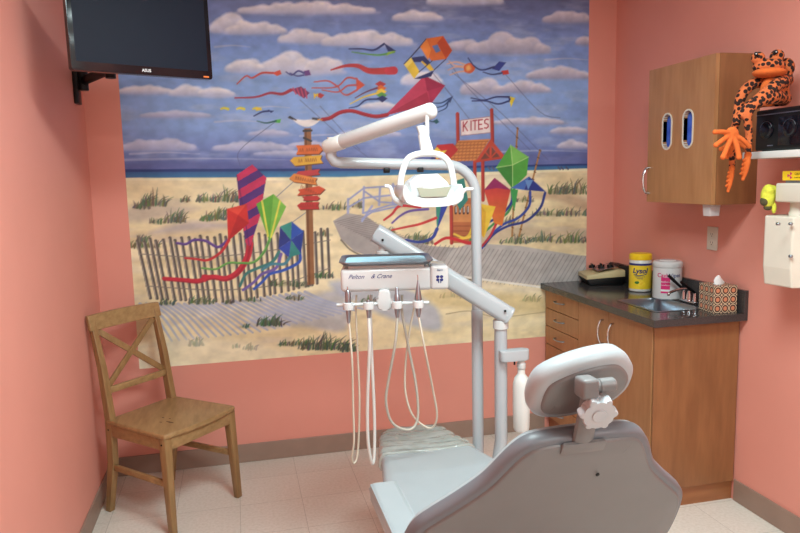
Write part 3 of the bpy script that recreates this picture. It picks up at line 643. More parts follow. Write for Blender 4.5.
obj('apron', beam(NB(), cp(-.185, .205, SH-.052), cp(.185, .205, SH-.052), (.018, .06), (.018, .06), fr_), PINE, t)
obj('apron', beam(NB(), cp(-.175, -.198, SH-.052), cp(.175, -.198, SH-.052), (.018, .06), (.018, .06), fr_), PINE, t)
def bkp(w_, z): # point on the back plane
    f_ = float(np.interp(z, [.47, .72, .945, 1.0], [-.20, -.235, -.283, -.295])); return cp(w_, f_, z)
bm = NB(); n = 10; rows = []
for k in range(n+1):
    w_ = -.212+.424*k/n; sag = .012*(1-(w_/.212)**2)
    for_, = [None],
    r_ = []
    for z, q in ((.905, -.011), (.905, .011), (.978+.004*(1-(w_/.212)**2), .011), (.978+.004*(1-(w_/.212)**2), -.011)):
        b_ = bkp(w_, z); r_.append(bm.verts.new(b_+fr_*(q-sag+.004)))
    rows.append(r_)
for p, q in zip(rows, rows[1:]):
    for k in range(4): bm.faces.new((p[k], p[(k+1) % 4], q[(k+1) % 4], q[k]))
bm.faces.new(rows[0][::-1]); bm.faces.new(rows[-1]); o = obj('top_rail', bm, PINE, t, smooth=30); md = o.modifiers.new('b', 'BEVEL'); md.width = .004; md.segments = 2; md.limit_method = 'ANGLE'
obj('lower_rail', beam(NB(), bkp(-.178, .612), bkp(.178, .612), (.018, .032), (.018, .032), fr_), PINE, t)
obj('cross_slat', beam(NB(), bkp(-.172, .63), bkp(.165, .90), (.012, .030), (.012, .030), fr_), PINEV, t)
obj('cross_slat', beam(NB(), bkp(.172, .63)-fr_*.006, bkp(-.165, .90)-fr_*.006, (.012, .030), (.012, .030), fr_), PINEV, t)
for w_, f_, z in ((-.188, -.1785, SH-.045),): pass
for w_, z in ((-.204, SH-.05),):
    obj('bolt', lathe(NB(), cp(-.2255, .192, z), [(.0045, 0), (.0045, .0015)], 12, -wr_), SCREW, t)
obj('bolt', lathe(NB(), cp(-.2045, -.20, SH-.05), [(.0045, 0), (.0045, .0015)], 12, -wr_), SCREW, t)

# ------------------------------------------------------------------ dental chair
DX = .69; RC = math.radians(61)
T0 = Vector((.69, 1.25, 1.072)); dn = Vector((0, math.cos(RC), -math.sin(RC))); fn = Vector((0, math.sin(RC), math.cos(RC)))    # down along the back, and its front normal
t = empty('dental_chair', (DX, 2.1, 0), 'pale grey reclined dental chair with round headrest, seen from behind', 'dental chair')
prof = [(0.0, .014), (.06, .016), (.10, .020), (.128, .030), (.150, .052), (.170, .086), (.190, .125), (.214, .16), (.262, .212), (.30, .25), (.333, .29), (.352, .35), (.358, .45), (.345, .54), (.30, .62), (.22, .665), (.0, .68)]
out = [(a, b) for a, b in prof]+[(-a, b) for a, b in prof[-2:0:-1]]
out = smooth2d(out, 4)
def inset(pts, d):
    n = len(pts); res = []
    for i in range(n):
        p0, p1 = Vector(pts[i-1]), Vector(pts[(i+1) % n]); tg = (p1-p0).normalized(); nn = Vector((-tg.y, tg.x)); res.append((pts[i][0]+nn.x*d, pts[i][1]+nn.y*d))
    return res
area = sum(out[i-1][0]*out[i][1]-out[i][0]*out[i-1][1] for i in range(len(out)))
sg = 1 if area > 0 else -1
def ring_loft(bm, rings, closed=True):
    V = [[bm.verts.new(p) for p in r] for r in rings]
    for a, b in zip(V, V[1:]):
        n = len(a)
        for k in range(n): bm.faces.new((a[k], a[(k+1) % n], b[(k+1) % n], b[k]))
    bm.faces.new(V[0][::-1]); bm.faces.new(V[-1]); return bm
def bpt(p, h): # curved across: the sides wrap forward a little
    return T0+X*p[0]+dn*p[1]+fn*(h+.10*(p[0]**2)*1.2)
def cushion(layers, fpt):
    return ring_loft(NB(), [[fpt(p, h) for p in inset(out, sg*d)] for d, h in layers])
o = obj('backrest', cushion([(.030, .0), (.008, .002), (.0, .012), (.0, .028), (.008, .042), (.026, .050), (.06, .054), (.10, .050), (.14, .044)], bpt), UPH, t, smooth=60)
obj('piping', cushion([(.030, -.004), (.004, -.003), (-.003, .004), (-.003, .022), (.0, .030), (.02, .031)], bpt), UPHD, o, smooth=60)
sh_ = obj('back_shell', cushion([(.06, -.010), (.018, -.010), (.013, -.007), (.012, .002)], bpt), SHELL, t, smooth=60)
for p in ((.05, .135), (-.03, .50)): obj('screw', lathe(NB(), bpt(p, -.0125), [(.0045, 0), (.0045, .002), (.003, .0025)], 14, -fn), SCREW, sh_)
# slot plate at the top of the back where the headrest bar enters
prism(bm := NB(), rrect(.10, .030, .006), bpt((-.01, .036), -.006), X, dn, -fn, .008, .002); obj('headrest_socket', bm, SHELL, t)
# headrest
HC = at(586, 391, 'y', 1.27); RC2 = math.radians(64); hr = math.radians(-13)
hx = (X*math.cos(hr)+Vector((0, -math.sin(RC2)*0, 0))); hd_ = Vector((0, math.cos(RC2), -math.sin(RC2))); hf = Vector((0, math.sin(RC2), math.cos(RC2)))
Rm = Matrix.Rotation(hr, 3, hf); hx = Rm @ X; hd_ = Rm @ hd_
ho = smooth2d([(-.125, .012), (-.10, -.048), (-.04, -.073), (.03, -.076), (.09, -.058), (.125, -.01), (.118, .034), (.075, .062), (0, .070), (-.075, .066), (-.115, .048)], 5)
ho = [(a*.94, b*1.08) for a, b in ho]
ar = sum(ho[i-1][0]*ho[i][1]-ho[i][0]*ho[i-1][1] for i in range(len(ho))); sh2 = 1 if ar > 0 else -1
def hpt(p, h): return HC+hx*p[0]+hd_*p[1]+hf*(h+.9*p[0]**2)
def hc(layers): return ring_loft(NB(), [[hpt(p, h) for p in inset(ho, sh2*d)] for d, h in layers])
h_o = obj('headrest', hc([(.034, 0), (.012, .001), (.001, .012), (-.001, .028), (.004, .046), (.018, .058), (.04, .060), (.06, .054)]), UPH, t, smooth=60)
obj('headrest_shell', hc([(.05, -.006), (.028, -.006), (.022, -.003), (.021, .004)]), SHELL, h_o, smooth=60)
obj('screw', lathe(NB(), hpt((.02, -.022), -.006), [(.004, 0), (.004, .002)], 12, -hf), SCREW, h_o)
# articulated bracket with star knob
jc = at(597, 386, 'y', 1.205); bm = NB()
lathe(bm, jc-X*.036, [(.013, 0), (.016, .003), (.016, .032), (.013, .034), (.013, .038), (.015, .040), (.015, .070), (.012, .074)], 24, X)
box(bm, jc+Vector((-.040, -.020, -.021)), jc+Vector((-.004, .022, .020)), .007, 3); o = obj('headrest_joint', bm, SHELL, t)
kc = at(597, 411, 'y', 1.20); bm = NB(); star = [((.034+.006*math.cos(6*a))*math.cos(a), (.034+.006*math.cos(6*a))*math.sin(a)) for a in [2*math.pi*k/48 for k in range(48)]]
kn = (-fn*.75+Vector((-.15, -.5, -.1))).normalized(); kx, ky = frame_at(kc, kn)
prism(bm, star, kc-kn*.008, kx, ky, kn, .022, .004, 2); lathe(bm, kc+kn*.013, [(.016, 0), (.014, .004)], 20, kn); obj('adjustment_knob', bm, GREYP, o)
bm = NB(); b1 = bpt((-.012, .034), -.002); tube(bm, [b1+dn*.012, b1-dn*.02, kc.lerp(jc, .3)-kn*.03, jc], [.02, .02, .019, .016], 12, sx=1.2, sy=.6); obj('headrest_bar', bm, SHELL, o)
# seat and leg rest
sout = smooth2d([(-.205, -.02), (-.255, .12), (-.272, .35), (-.262, .60), (-.235, .85), (-.185, 1.12), (-.150, 1.30), (-.135, 1.345), (-.09, 1.375), (.0, 1.383), (.09, 1.375), (.135, 1.345), (.150, 1.30), (.185, 1.12), (.235, .85), (.262, .60), (.272, .35), (.255, .12), (.205, -.02)], 4)
sa = sum(sout[i-1][0]*sout[i][1]-sout[i][0]*sout[i-1][1] for i in range(len(sout))); ss = 1 if sa > 0 else -1
SY = 1.485
def spt(p, h):
    y = p[1]; zz = float(np.interp(y, [0, .25, .55, .85, 1.1, 1.40], [.452, .440, .452, .462, .442, .425])); return Vector((DX+.012+p[0]-.03*(y-.8)*0, SY+y, zz+h))
def sc_(layers, rng_=None, fn_=spt, o_=None): return ring_loft(NB(), [[fn_(p, h) for p in inset(o_ or sout, ss*d)] for d, h in layers])
def fill_strip(bm_): return bm_
# the seat surface is lofted crosswise so that it follows the curve
def half(y): 
    ys_ = [-.02, .12, .35, .60, .85, 1.12, 1.30, 1.345, 1.375, 1.383]; ws_ = [.205, .255, .272, .262, .235, .185, .150, .135, .09, .02]; return float(np.interp(y, ys_, ws_))
def seat_loft(y0, y1, n, extra=0.0, h0=0.0, h1=.07, wob=0):
    bm = NB(); rows = []; rr = random.Random(4)
    for i in range(n+1):
        y = y0+(y1-y0)*i/n; w_ = half(y)+extra; row = []
        e_ = min(1, min(y-y0, y1-y)/.05+.0) if False else 1
        cross = [(-w_*.86, h0), (-w_*.985, h0+.012), (-w_, h0+(h1-h0)*.5), (-w_*.97, h1-.012), (-w_*.88, h1), (-w_*.5, h1-.004), (0, h1-.008), (w_*.5, h1-.004), (w_*.88, h1), (w_*.97, h1-.012), (w_, h0+(h1-h0)*.5), (w_*.985, h0+.012), (w_*.86, h0)]
        for j, c in enumerate(cross):
            dz_ = (rr.random()-.5)*wob if wob else 0; row.append(bm.verts.new(spt((c[0]+(rr.random()-.5)*wob*.6, y), c[1]+dz_)))
        rows.append(row)
    for a, b in zip(rows, rows[1:]):
        m = len(a)
        for k in range(m): bm.faces.new((a[k], a[(k+1) % m], b[(k+1) % m], b[k]))
    bm.faces.new(rows[0][::-1]); bm.faces.new(rows[-1]); return bm
o = obj('seat', seat_loft(.0, 1.383, 60, 0, .01, .078), UPH, t, smooth=60)
md = o.modifiers.new('s', 'SUBSURF'); md.levels = 1; md.render_levels = 1
fc = obj('foot_cover', seat_loft(1.06, 1.392, 26, .010, .0, .0845, .012), FILM, t, smooth=60); md = fc.modifiers.new('s', 'SUBSURF'); md.levels = 2; md.render_levels = 2
obj('seat_shell', seat_loft(.05, 1.33, 40, -.03, -.035, .012), SHELL, t, smooth=60)
# armrest on the left
bm = NB(); prism(bm, rrect(.50, .050, .022), (.352, 1.72, .665), Y, Z, X, .082, .016, 4); obj('armrest', bm, UPH, t, smooth=60)
bm = NB(); tube(bm, [(.395, 1.60, .65), (.39, 1.62, .56), (.40, 1.62, .47), (.46, 1.62, .43)], .022, 12, smooth=5, sx=1.3); tube(bm, [(.39, 1.80, .65), (.39, 1.80, .58), (.40, 1.74, .48), (.46, 1.70, .43)], .018, 12, smooth=5); obj('armrest_support', bm, SHELL, t)
bm = NB(); prism(bm, rrect(.50, .050, .022), (.95, 1.72, .665), Y, Z, X, .082, .016, 4); obj('armrest', bm, UPH, t, smooth=60)
bm = NB(); tube(bm, [(.99, 1.60, .65), (1.0, 1.62, .56), (.98, 1.62, .47), (.92, 1.62, .43)], .022, 12, smooth=5, sx=1.3); obj('armrest_support', bm, SHELL, t)
# lift column and base
bm = NB(); prism(bm, smooth2d([(-.20, -.30), (.20, -.30), (.24, 0), (.20, .34), (-.20, .34), (-.24, 0)], 5), (DX, 2.05, 0), X, Y, Z, .07, .02, 4); obj('base', bm, SHELL, t)
bm = NB(); prism(bm, rrect(.22, .34, .04), (DX, 2.03, .068), X, Y, Z, .35, .01); obj('lift_column', bm, SHELL, t)
bm = NB(); prism(bm, rrect(.09, .40, .03), (DX, 1.66, .30), X, Y, Z, .10, .01); tube(bm, [(DX, 1.60, .40), (DX, 1.56, .56), T0+dn*.50-fn*.02], .035, 14); obj('back_link', bm, SHELL, t)

# ------------------------------------------------------------------ dental lamp on its own post
PX, PY = .985, 2.76
t = empty('dental_lamp', (PX, PY, 0), 'white overhead dental light on a tall bent post', 'dental lamp')
Z1 = 1.648; RB = .13
pp = [(PX, PY, 0.02), (PX, PY, Z1-RB)]+[(PX-RB+RB*math.cos(a), PY, Z1-RB+RB*math.sin(a)) for a in [math.pi/2*k/8 for k in range(1, 9)]]
ex0 = .378
pp += [(ex0+.035, PY-.02, Z1+.016), (ex0+.012, PY-.02, Z1+.022), (ex0, PY-.02, Z1+.04), (ex0, PY-.02, Z1+.075)]
bm = NB(); tube(bm, pp, .0218, 24); obj('post', bm, GREYP, t, smooth=60)
obj('post_sleeve', lathe(NB(), (PX, PY, .0), [(.09, 0), (.09, .012), (.03, .02), (.0245, .03), (.0245, 1.03), (.0225, 1.034)], 28), GREYP, t)
j = Vector((ex0, PY-.02, Z1+.07)); obj('pivot', lathe(NB(), j, [(.030, 0), (.030, .012), (.014, .014), (.014, .045)], 20), WHITE, t)
for xx in (.60, .74): obj('cable_clip', box(NB(), (xx-.012, PY-.03, Z1-.028), (xx+.012, PY-.008, Z1-.008), .003), BLACK, t)
a0 = at(327, 147, 'y', 2.745); a1 = at(433, 110, 'y', 2.34)
ad = (a1-a0).normalized(); La = (a1-a0).length
bm = NB(); lathe(bm, a0, [(.020, -.006), (.0255, -.002), (.0275, .006), (.0285, La*.5), (.0285, La-.012), (.0265, La-.003), (.020, La+.004), (.008, La+.006)], 28, ad); arm_o = obj('spring_arm', bm, WHITE, t, smooth=60)
obj('arm_end_cover', lathe(NB(), a0, [(.021, -.007), (.0265, -.003), (.0285, .005), (.0292, .085), (.028, .087)], 28, ad), WHITE2, arm_o, smooth=60)
L0 = at(427, 121, 'y', 2.34); LH = at(429, 190, 'y', 2.30)
bm = NB(); tube(bm, [L0+Z*.02, L0-Z*.055], .0075, 14); obj('drop_rod', bm, WHITE, arm_o)
q1 = at(421, 126, 'y', 2.33); q2 = at(427, 150, 'y', 2.32)
bm = NB(); ring_loft(bm, [[c+X*p[0]*s1+Y*p[1]*s2 for p in rrect(1, 1, .3, 3)] for c, s1, s2 in ((q1, .026, .028), (q1-Z*.004, .031, .032), (q1.lerp(q2, .35), .029, .032), (q1.lerp(q2, .4), .036, .034), (q2-Z*.004, .044, .034), (q2-Z*.018, .075, .028))])
obj('yoke_stem', bm, WHITE, t, smooth=60)
yk = [(400, 194), (401, 178), (406.5, 161), (415, 155), (428, 153.5), (441, 155.5), (449, 163), (453, 177), (455, 194)]
obj('yoke', tube(NB(), [at(u, v, 'y', 2.315) for u, v in yk], .0088, 14, smooth=5, sx=.8, sy=1.3), WHITE, t, smooth=60)
# lamp head: faceted reflector housing, wide side wings
Hc = at(427, 190, 'y', 2.29)
def hp(x, y, z): return Hc+X*x+Y*y+Z*z
bm = NB(); sect = []      # faceted hood: narrow, tall in the middle
for x, yf, yb, zt, zb in ((-.074, -.02, .05, .016, -.020), (-.066, -.050, .060, .030, -.022), (-.034, -.075, .065, .052, -.026), (.030, -.075, .065, .054, -.026), (.066, -.050, .060, .026, -.022), (.080, -.02, .05, .010, -.020)):
    sect.append([hp(x, yf*.95, zb), hp(x, yf, zb+.55*(zt-zb)), hp(x, yf*.4, zt), hp(x, yb*.6, zt), hp(x, yb, zb+.4*(zt-zb)), hp(x, yb*.9, zb)])
ring_loft(bm, sect); o = obj('lamp_housing', bm, WHITE, t, smooth=20)
bm = NB(); prism(bm, [(-.056, .010), (-.006, .004), (.062, .012), (.046, -.022), (-.044, -.022)], hp(0, -.076, .0), X, Z, -Y, .005, .001); obj('front_glass', bm, mat('lamp_glass', (150, 150, 132), .15), o, smooth=0)
bm = NB()                 # swept lower shroud that carries the hood
sh3 = smooth2d([(-.098, .020), (-.104, -.020), (-.088, -.040), (-.050, -.052), (.0, -.055), (.055, -.052), (.092, -.040), (.106, -.022), (.098, .018), (.075, -.012), (.04, -.024), (0, -.026), (-.04, -.024), (-.075, -.010)], 4)
prism(bm, sh3, hp(0, .045, 0), X, Z, -Y, .125, .008, 3); obj('lower_shroud', bm, WHITE, t, smooth=50)
for s, pts in ((-1, [(403, 203), (397, 201), (393, 196), (390, 187.5), (384.5, 186)]), (1, [(452, 203), (458, 200), (462, 193), (466, 189.5), (473, 189)])):
    obj('handle', tube(NB(), [at(u, v, 'y', 2.28) for u, v in pts], [.012, .009, .007, .006, .005], 12, smooth=5, sx=.7, sy=1.1), WHITE, t)

# ------------------------------------------------------------------ delivery unit
QX, QY = 1.037, 2.62
t = empty('delivery_unit', (QX, QY, 0), 'white instrument delivery unit on a slanting arm beside the chair', 'dental unit')
bm = NB(); tube(bm, [(QX, QY, 1.01), (QX, QY, .50), (QX-.02, QY-.01, .40), (QX-.10, QY-.01, .30), (QX-.26, QY-.01, .22)], .0265, 20, smooth=0); obj('post', bm, GREYP, t, smooth=60)
obj('post_collar', lathe(NB(), (QX, QY, .975), [(.027, 0), (.032, .003), (.032, .035), (.027, .04), (.020, .041), (.016, .075)], 24), WHITE, t)
obj('post_foot', box(NB(), (.73, 2.55, .17), (.83, 2.67, .26), .01), SHELL, t)
obj('floor_foot', lathe(NB(), (.78, 2.61, 0), [(.12, 0), (.12, .012), (.05, .02), (.045, .18)], 28), SHELL, t)
b0 = at(505, 313.5, 'y', 2.61); b1 = at(380, 235.5, 'y', 2.735)
dd = (b1-b0).normalized(); up_ = (Z-dd*dd.z).normalized(); sd_ = dd.cross(up_)
bm = NB(); L_len = (b1-b0).length
prism(bm, rrect(.076, .064, .022), b0-dd*.02, up_, sd_, dd, L_len+.045, .010, 3); bo = obj('arm', bm, GREYP, t, smooth=40)
obj('arm_end_cap', prism(NB(), rrect(.0775, .0655, .022), b0-dd*.023, up_, sd_, dd, .012, .004), GREYP, bo)
e1 = at(383, 246, 'y', 2.735); obj('pivot', lathe(NB(), (e1.x, e1.y, 1.225), [(.020, 0), (.020, .065), (.031, .066), (.031, .082), (.018, .084), (.018, .125)], 24), WHITE, t)
obj('console_bracket', box(NB(), (e1.x-.035, 2.60, 1.20), (e1.x+.035, 2.765, 1.235), .006), WHITE, t)
for q in ((382.5, 240), (505, 311)): obj('bolt', lathe(NB(), at(q[0], q[1], 'y', 2.70 if q[0] < 400 else 2.576), [(.005, 0), (.005, .003)], 12, -Y), SCREW, bo)
# console
def turn(q_, piv=(.52, 2.40, 0), ang=-11.5):
    w_ = Matrix.Translation(wloc(q_)); T_ = Matrix.Translation(piv) @ Matrix.Rotation(math.radians(ang), 4, 'Z') @ Matrix.Translation(-Vector(piv))
    q_.data.transform(w_.inverted() @ T_ @ w_)
def turned(p, piv=Vector((.52, 2.40, 0)), ang=-11.5): return piv+Matrix.Rotation(math.radians(ang), 3, 'Z') @ (Vector(p)-piv)
KY = 2.40
k0 = at(341, 281, 'y', KY); k1 = at(432, 279, 'y', KY); kz = (k0.z+k1.z)/2
zt_, zb_ = at(386, 269, 'y', KY).z, at(386, 291.5, 'y', KY).z
bm = NB(); box(bm, (k0.x, KY, zb_), (k1.x-.005, KY+.22, zt_+.002), .014, 4); co_ = obj('console', bm, WHITE, t, smooth=50)
bm = NB(); box(bm, (k1.x-.012, KY-.008, zb_+.002), (at(447, 280, 'y', KY-.008).x, KY+.15, zt_+.008), .012, 4); kp = obj('control_pad', bm, WHITE, t, smooth=50)
px_ = (k1.x-.012+at(447, 280, 'y', KY-.008).x)/2
def flower(bm, c, s):
    for dx in (-1, 1):
        for dz_ in (-.35, .55): ellipsoid(bm, c+X*dx*s*.55+Z*dz_*s, (s*.5, .0012, s*.42))
        ellipsoid(bm, c+X*dx*s*.3-Z*s*1.0, (s*.16, .0012, s*.35))
    return bm
obj('touch_symbol', flower(NB(), Vector((px_, KY-.0085, (zb_+zt_)/2+.002)), .0125), NAVY, kp)
obj('pad_lettering', text_bm('Spirit', .010, (px_, KY-.0088, zt_-.008), X, Z, .0006, shear=.3), NAVY, kp, smooth=0)
zl = zt_-.022
obj('logo_lettering', text_bm('Pelton', .022, (k0.x+.055, KY-.0004, zl-.004), X, Z, .0008, shear=.5), NAVY, co_, smooth=0)
obj('logo_lettering', text_bm('& Crane', .022, (k0.x+.145, KY-.0004, zl-.004), X, Z, .0008, shear=.5), NAVY, co_, smooth=0)
# tray on top
tz = zt_+.012; bm = NB(); ty0 = KY-.01; trx0, trx1 = k0.x-.002, k1.x-.002
for k, (ins, z) in enumerate(((.012, tz), (.0, tz+.012), (-.004, tz+.020))): pass
R0 = [[Vector(((trx0+trx1)/2+p[0], ty0+.125+p[1], z)) for p in rrect(trx1-trx0-2*i_, .25-2*i_, .035)] for i_, z in ((.010, tz+.001), (.002, tz+.010), (-.003, tz+.013), (-.003, tz+.016), (.003, tz+.015), (.008, tz+.012), (.014, tz+.006))]
tr = obj('instrument_tray', ring_loft(NB(), R0), STEEL, None, loc=((trx0+trx1)/2, ty0+.125, tz), smooth=60); tag(tr, 'shallow steel tray lined with pale blue paper on the delivery unit', 'tray')
bm = NB(); prism(bm, rrect(trx1-trx0-.036, .214, .025), ((trx0+trx1)/2, ty0+.125, tz+.0065), X, Y, Z, .002); obj('paper_liner', bm, PAPERB, tr, smooth=0)
seat_t = obj('tray_seat', box(NB(), (trx0+.03, KY+.02, zt_), (trx1-.03, KY+.19, tz), .003), WHITE2, t)
# holder bar
hb0, hb1 = at(338, 305.5, 'y', KY-.02), at(429, 303.5, 'y', KY-.02); hz_ = (hb0.z+hb1.z)/2
hbar = obj('holder_bar', tube(NB(), [(hb0.x, KY-.01, hz_), (hb1.x, KY-.01, hz_)], .0065, 12), WHITE, t)
brk = None; bm = NB(); prism(bm, smooth2d([(-.018, .045), (.018, .045), (.021, .01), (.026, -.012), (.014, -.024), (-.014, -.024), (-.026, -.012), (-.021, .01)], 4), (at(384.5, 300, 'y', KY).x, KY-.028, hz_+.004), X, Z, Y, .035, .006); brk = obj('holder_bracket', bm, WHITE, t)
hs = [350.5, 370.5, 398.5, 419]
hx_ = [at(u, 305, 'y', KY-.03).x for u in hs]
for x in hx_:
    bm = NB(); lathe(bm, (x, KY-.036, hz_-.014), [(.0135, 0), (.0185, .002), (.0195, .014), (.0185, .026), (.0135, .028), (.0135, .0)], 20, cap=False); box(bm, (x-.005, KY-.024, hz_-.006), (x+.005, KY-.008, hz_+.006), .002)
    obj('instrument_holder', bm, WHITE, hbar)
# hand instruments, each with its hose
hv = [[(350.5, 322), (352, 360), (353, 400), (354, 440), (352, 458), (354.5, 463), (358, 450), (359.5, 400), (357.5, 350), (356, 312), (356.5, 292)],
      [(370.5, 320), (369.5, 345), (367.5, 400), (368, 440), (371.5, 462), (374, 458), (374.5, 420), (372, 360), (370.5, 312), (371, 292)],
      [(399, 318), (395, 345), (388.5, 380), (386, 402), (391, 421), (402, 429), (413, 428), (418, 415), (416, 385), (408, 345), (402, 312), (402, 292)],
      [(419.5, 322), (425, 350), (433, 390), (437, 415), (433, 427), (424, 426), (412, 414), (405.5, 392), (405.5, 365), (409, 335), (414, 308), (416, 292)]]
lab = ['slim metal three-way syringe with a thin hose in the leftmost holder slot', 'short grey handpiece second from the left, with the thick white hose', 'straight steel handpiece in the third holder slot with looping hose', 'pointed pinkish steel handpiece in the rightmost holder slot']
for k, (x, u) in enumerate(zip(hx_, hs)):
    c = turned((x, KY-.036, hz_)); t2 = empty('dental_handpiece', c-Z*.03, lab[k], 'handpiece', 'handpieces hanging on the delivery unit')
    if k == 0: pr2 = [(.003, -.066), (.006, -.055), (.0085, -.03), (.0105, 0), (.0105, .045), (.008, .055), (.0055, .058)]
    elif k == 1: pr2 = [(.005, -.05), (.008, -.03), (.0095, -.01), (.0095, .008), (.006, .020)]
    elif k == 2: pr2 = [(.006, -.045), (.010, -.02), (.011, .01), (.010, .035), (.0065, .04), (.0065, .058), (.004, .062)]
    else: pr2 = [(.006, -.045), (.010, -.02), (.0125, .01), (.0125, .022), (.008, .055), (.0035, .082), (.002, .086)]
    obj('grip', lathe(NB(), c, pr2, 18), STEEL, t2)
    if k in (0, 3): obj('tip', tube(NB(), [c+Z*(.056 if k == 0 else .08), c+Z*(.066 if k == 0 else .098), c+Z*(.070 if k == 0 else .106)-X*.002], .0018, 8), CHROME, t2)
    pts = hv[k]; n = len(pts); P3 = []
    for i, (a, b) in enumerate(pts):
        b = max(b, 295); f = i/(n-1); yy = c.y+f*.10+math.sin(f*math.pi)*.03
        if k == 3: yy += .055*math.sin(f*math.pi)
        if f < .12: yy = c.y
        P3.append(at(a, b, 'y', yy))
    P3[0] = c-Z*.045
    obj('hose', tube(NB(), P3, (.0038, .0062, .0050, .0040)[k], 10, smooth=6), (HOSE, WHITE2, HOSE2, HOSE)[k], t2, smooth=60)

for q_ in (co_, kp, tr, seat_t, hbar, brk)+tuple(hbar.children)+tuple(co_.children)+tuple(kp.children)+tuple(tr.children): turn(q_)

# bottle bracket and water bottle
bk = at(512, 353, 'y', 2.60)
bm = NB(); prism(bm, rrect(.125, .046, .016, 5), (QX+.045, QY-.03, at(512, 353, 'y', QY).z-.022), X, Y, Z, .044, .005, 3); obj('bottle_bracket', bm, GREYP, t, smooth=50)
zb = at(512, 360, 'y', QY).z
bx = QX+.078; obj('bottle_coupling', lathe(NB(), (bx, QY-.03, zb-.03), [(.017, 0), (.019, .004), (.019, .022), (.015, .026), (.015, .034)], 20), WHITE, t)
obj('bolt', lathe(NB(), (bx-.03, QY-.03, zb-.012), [(.004, 0), (.004, .016)], 12), SCREW, t)
bb = Vector((bx, QY-.03, 0)); zt2, zb2 = zb-.0315, at(520, 428, 'y', QY).z
hh_ = zt2-zb2
o = obj('water_bottle', lathe(NB(), (bb.x, bb.y, zb2), [(.018, 0), (.030, .003), (.0335, .015), (.0355, hh_*.35), (.0355, hh_*.70), (.034, hh_*.78), (.028, hh_*.86), (.017, hh_*.91), (.0155, hh_*.93), (.0155, hh_)], 32), CLEAR, None, loc=(bb.x, bb.y, zb2), smooth=50)
tag(o, 'frosted white water bottle hanging below the delivery post bracket', 'bottle')

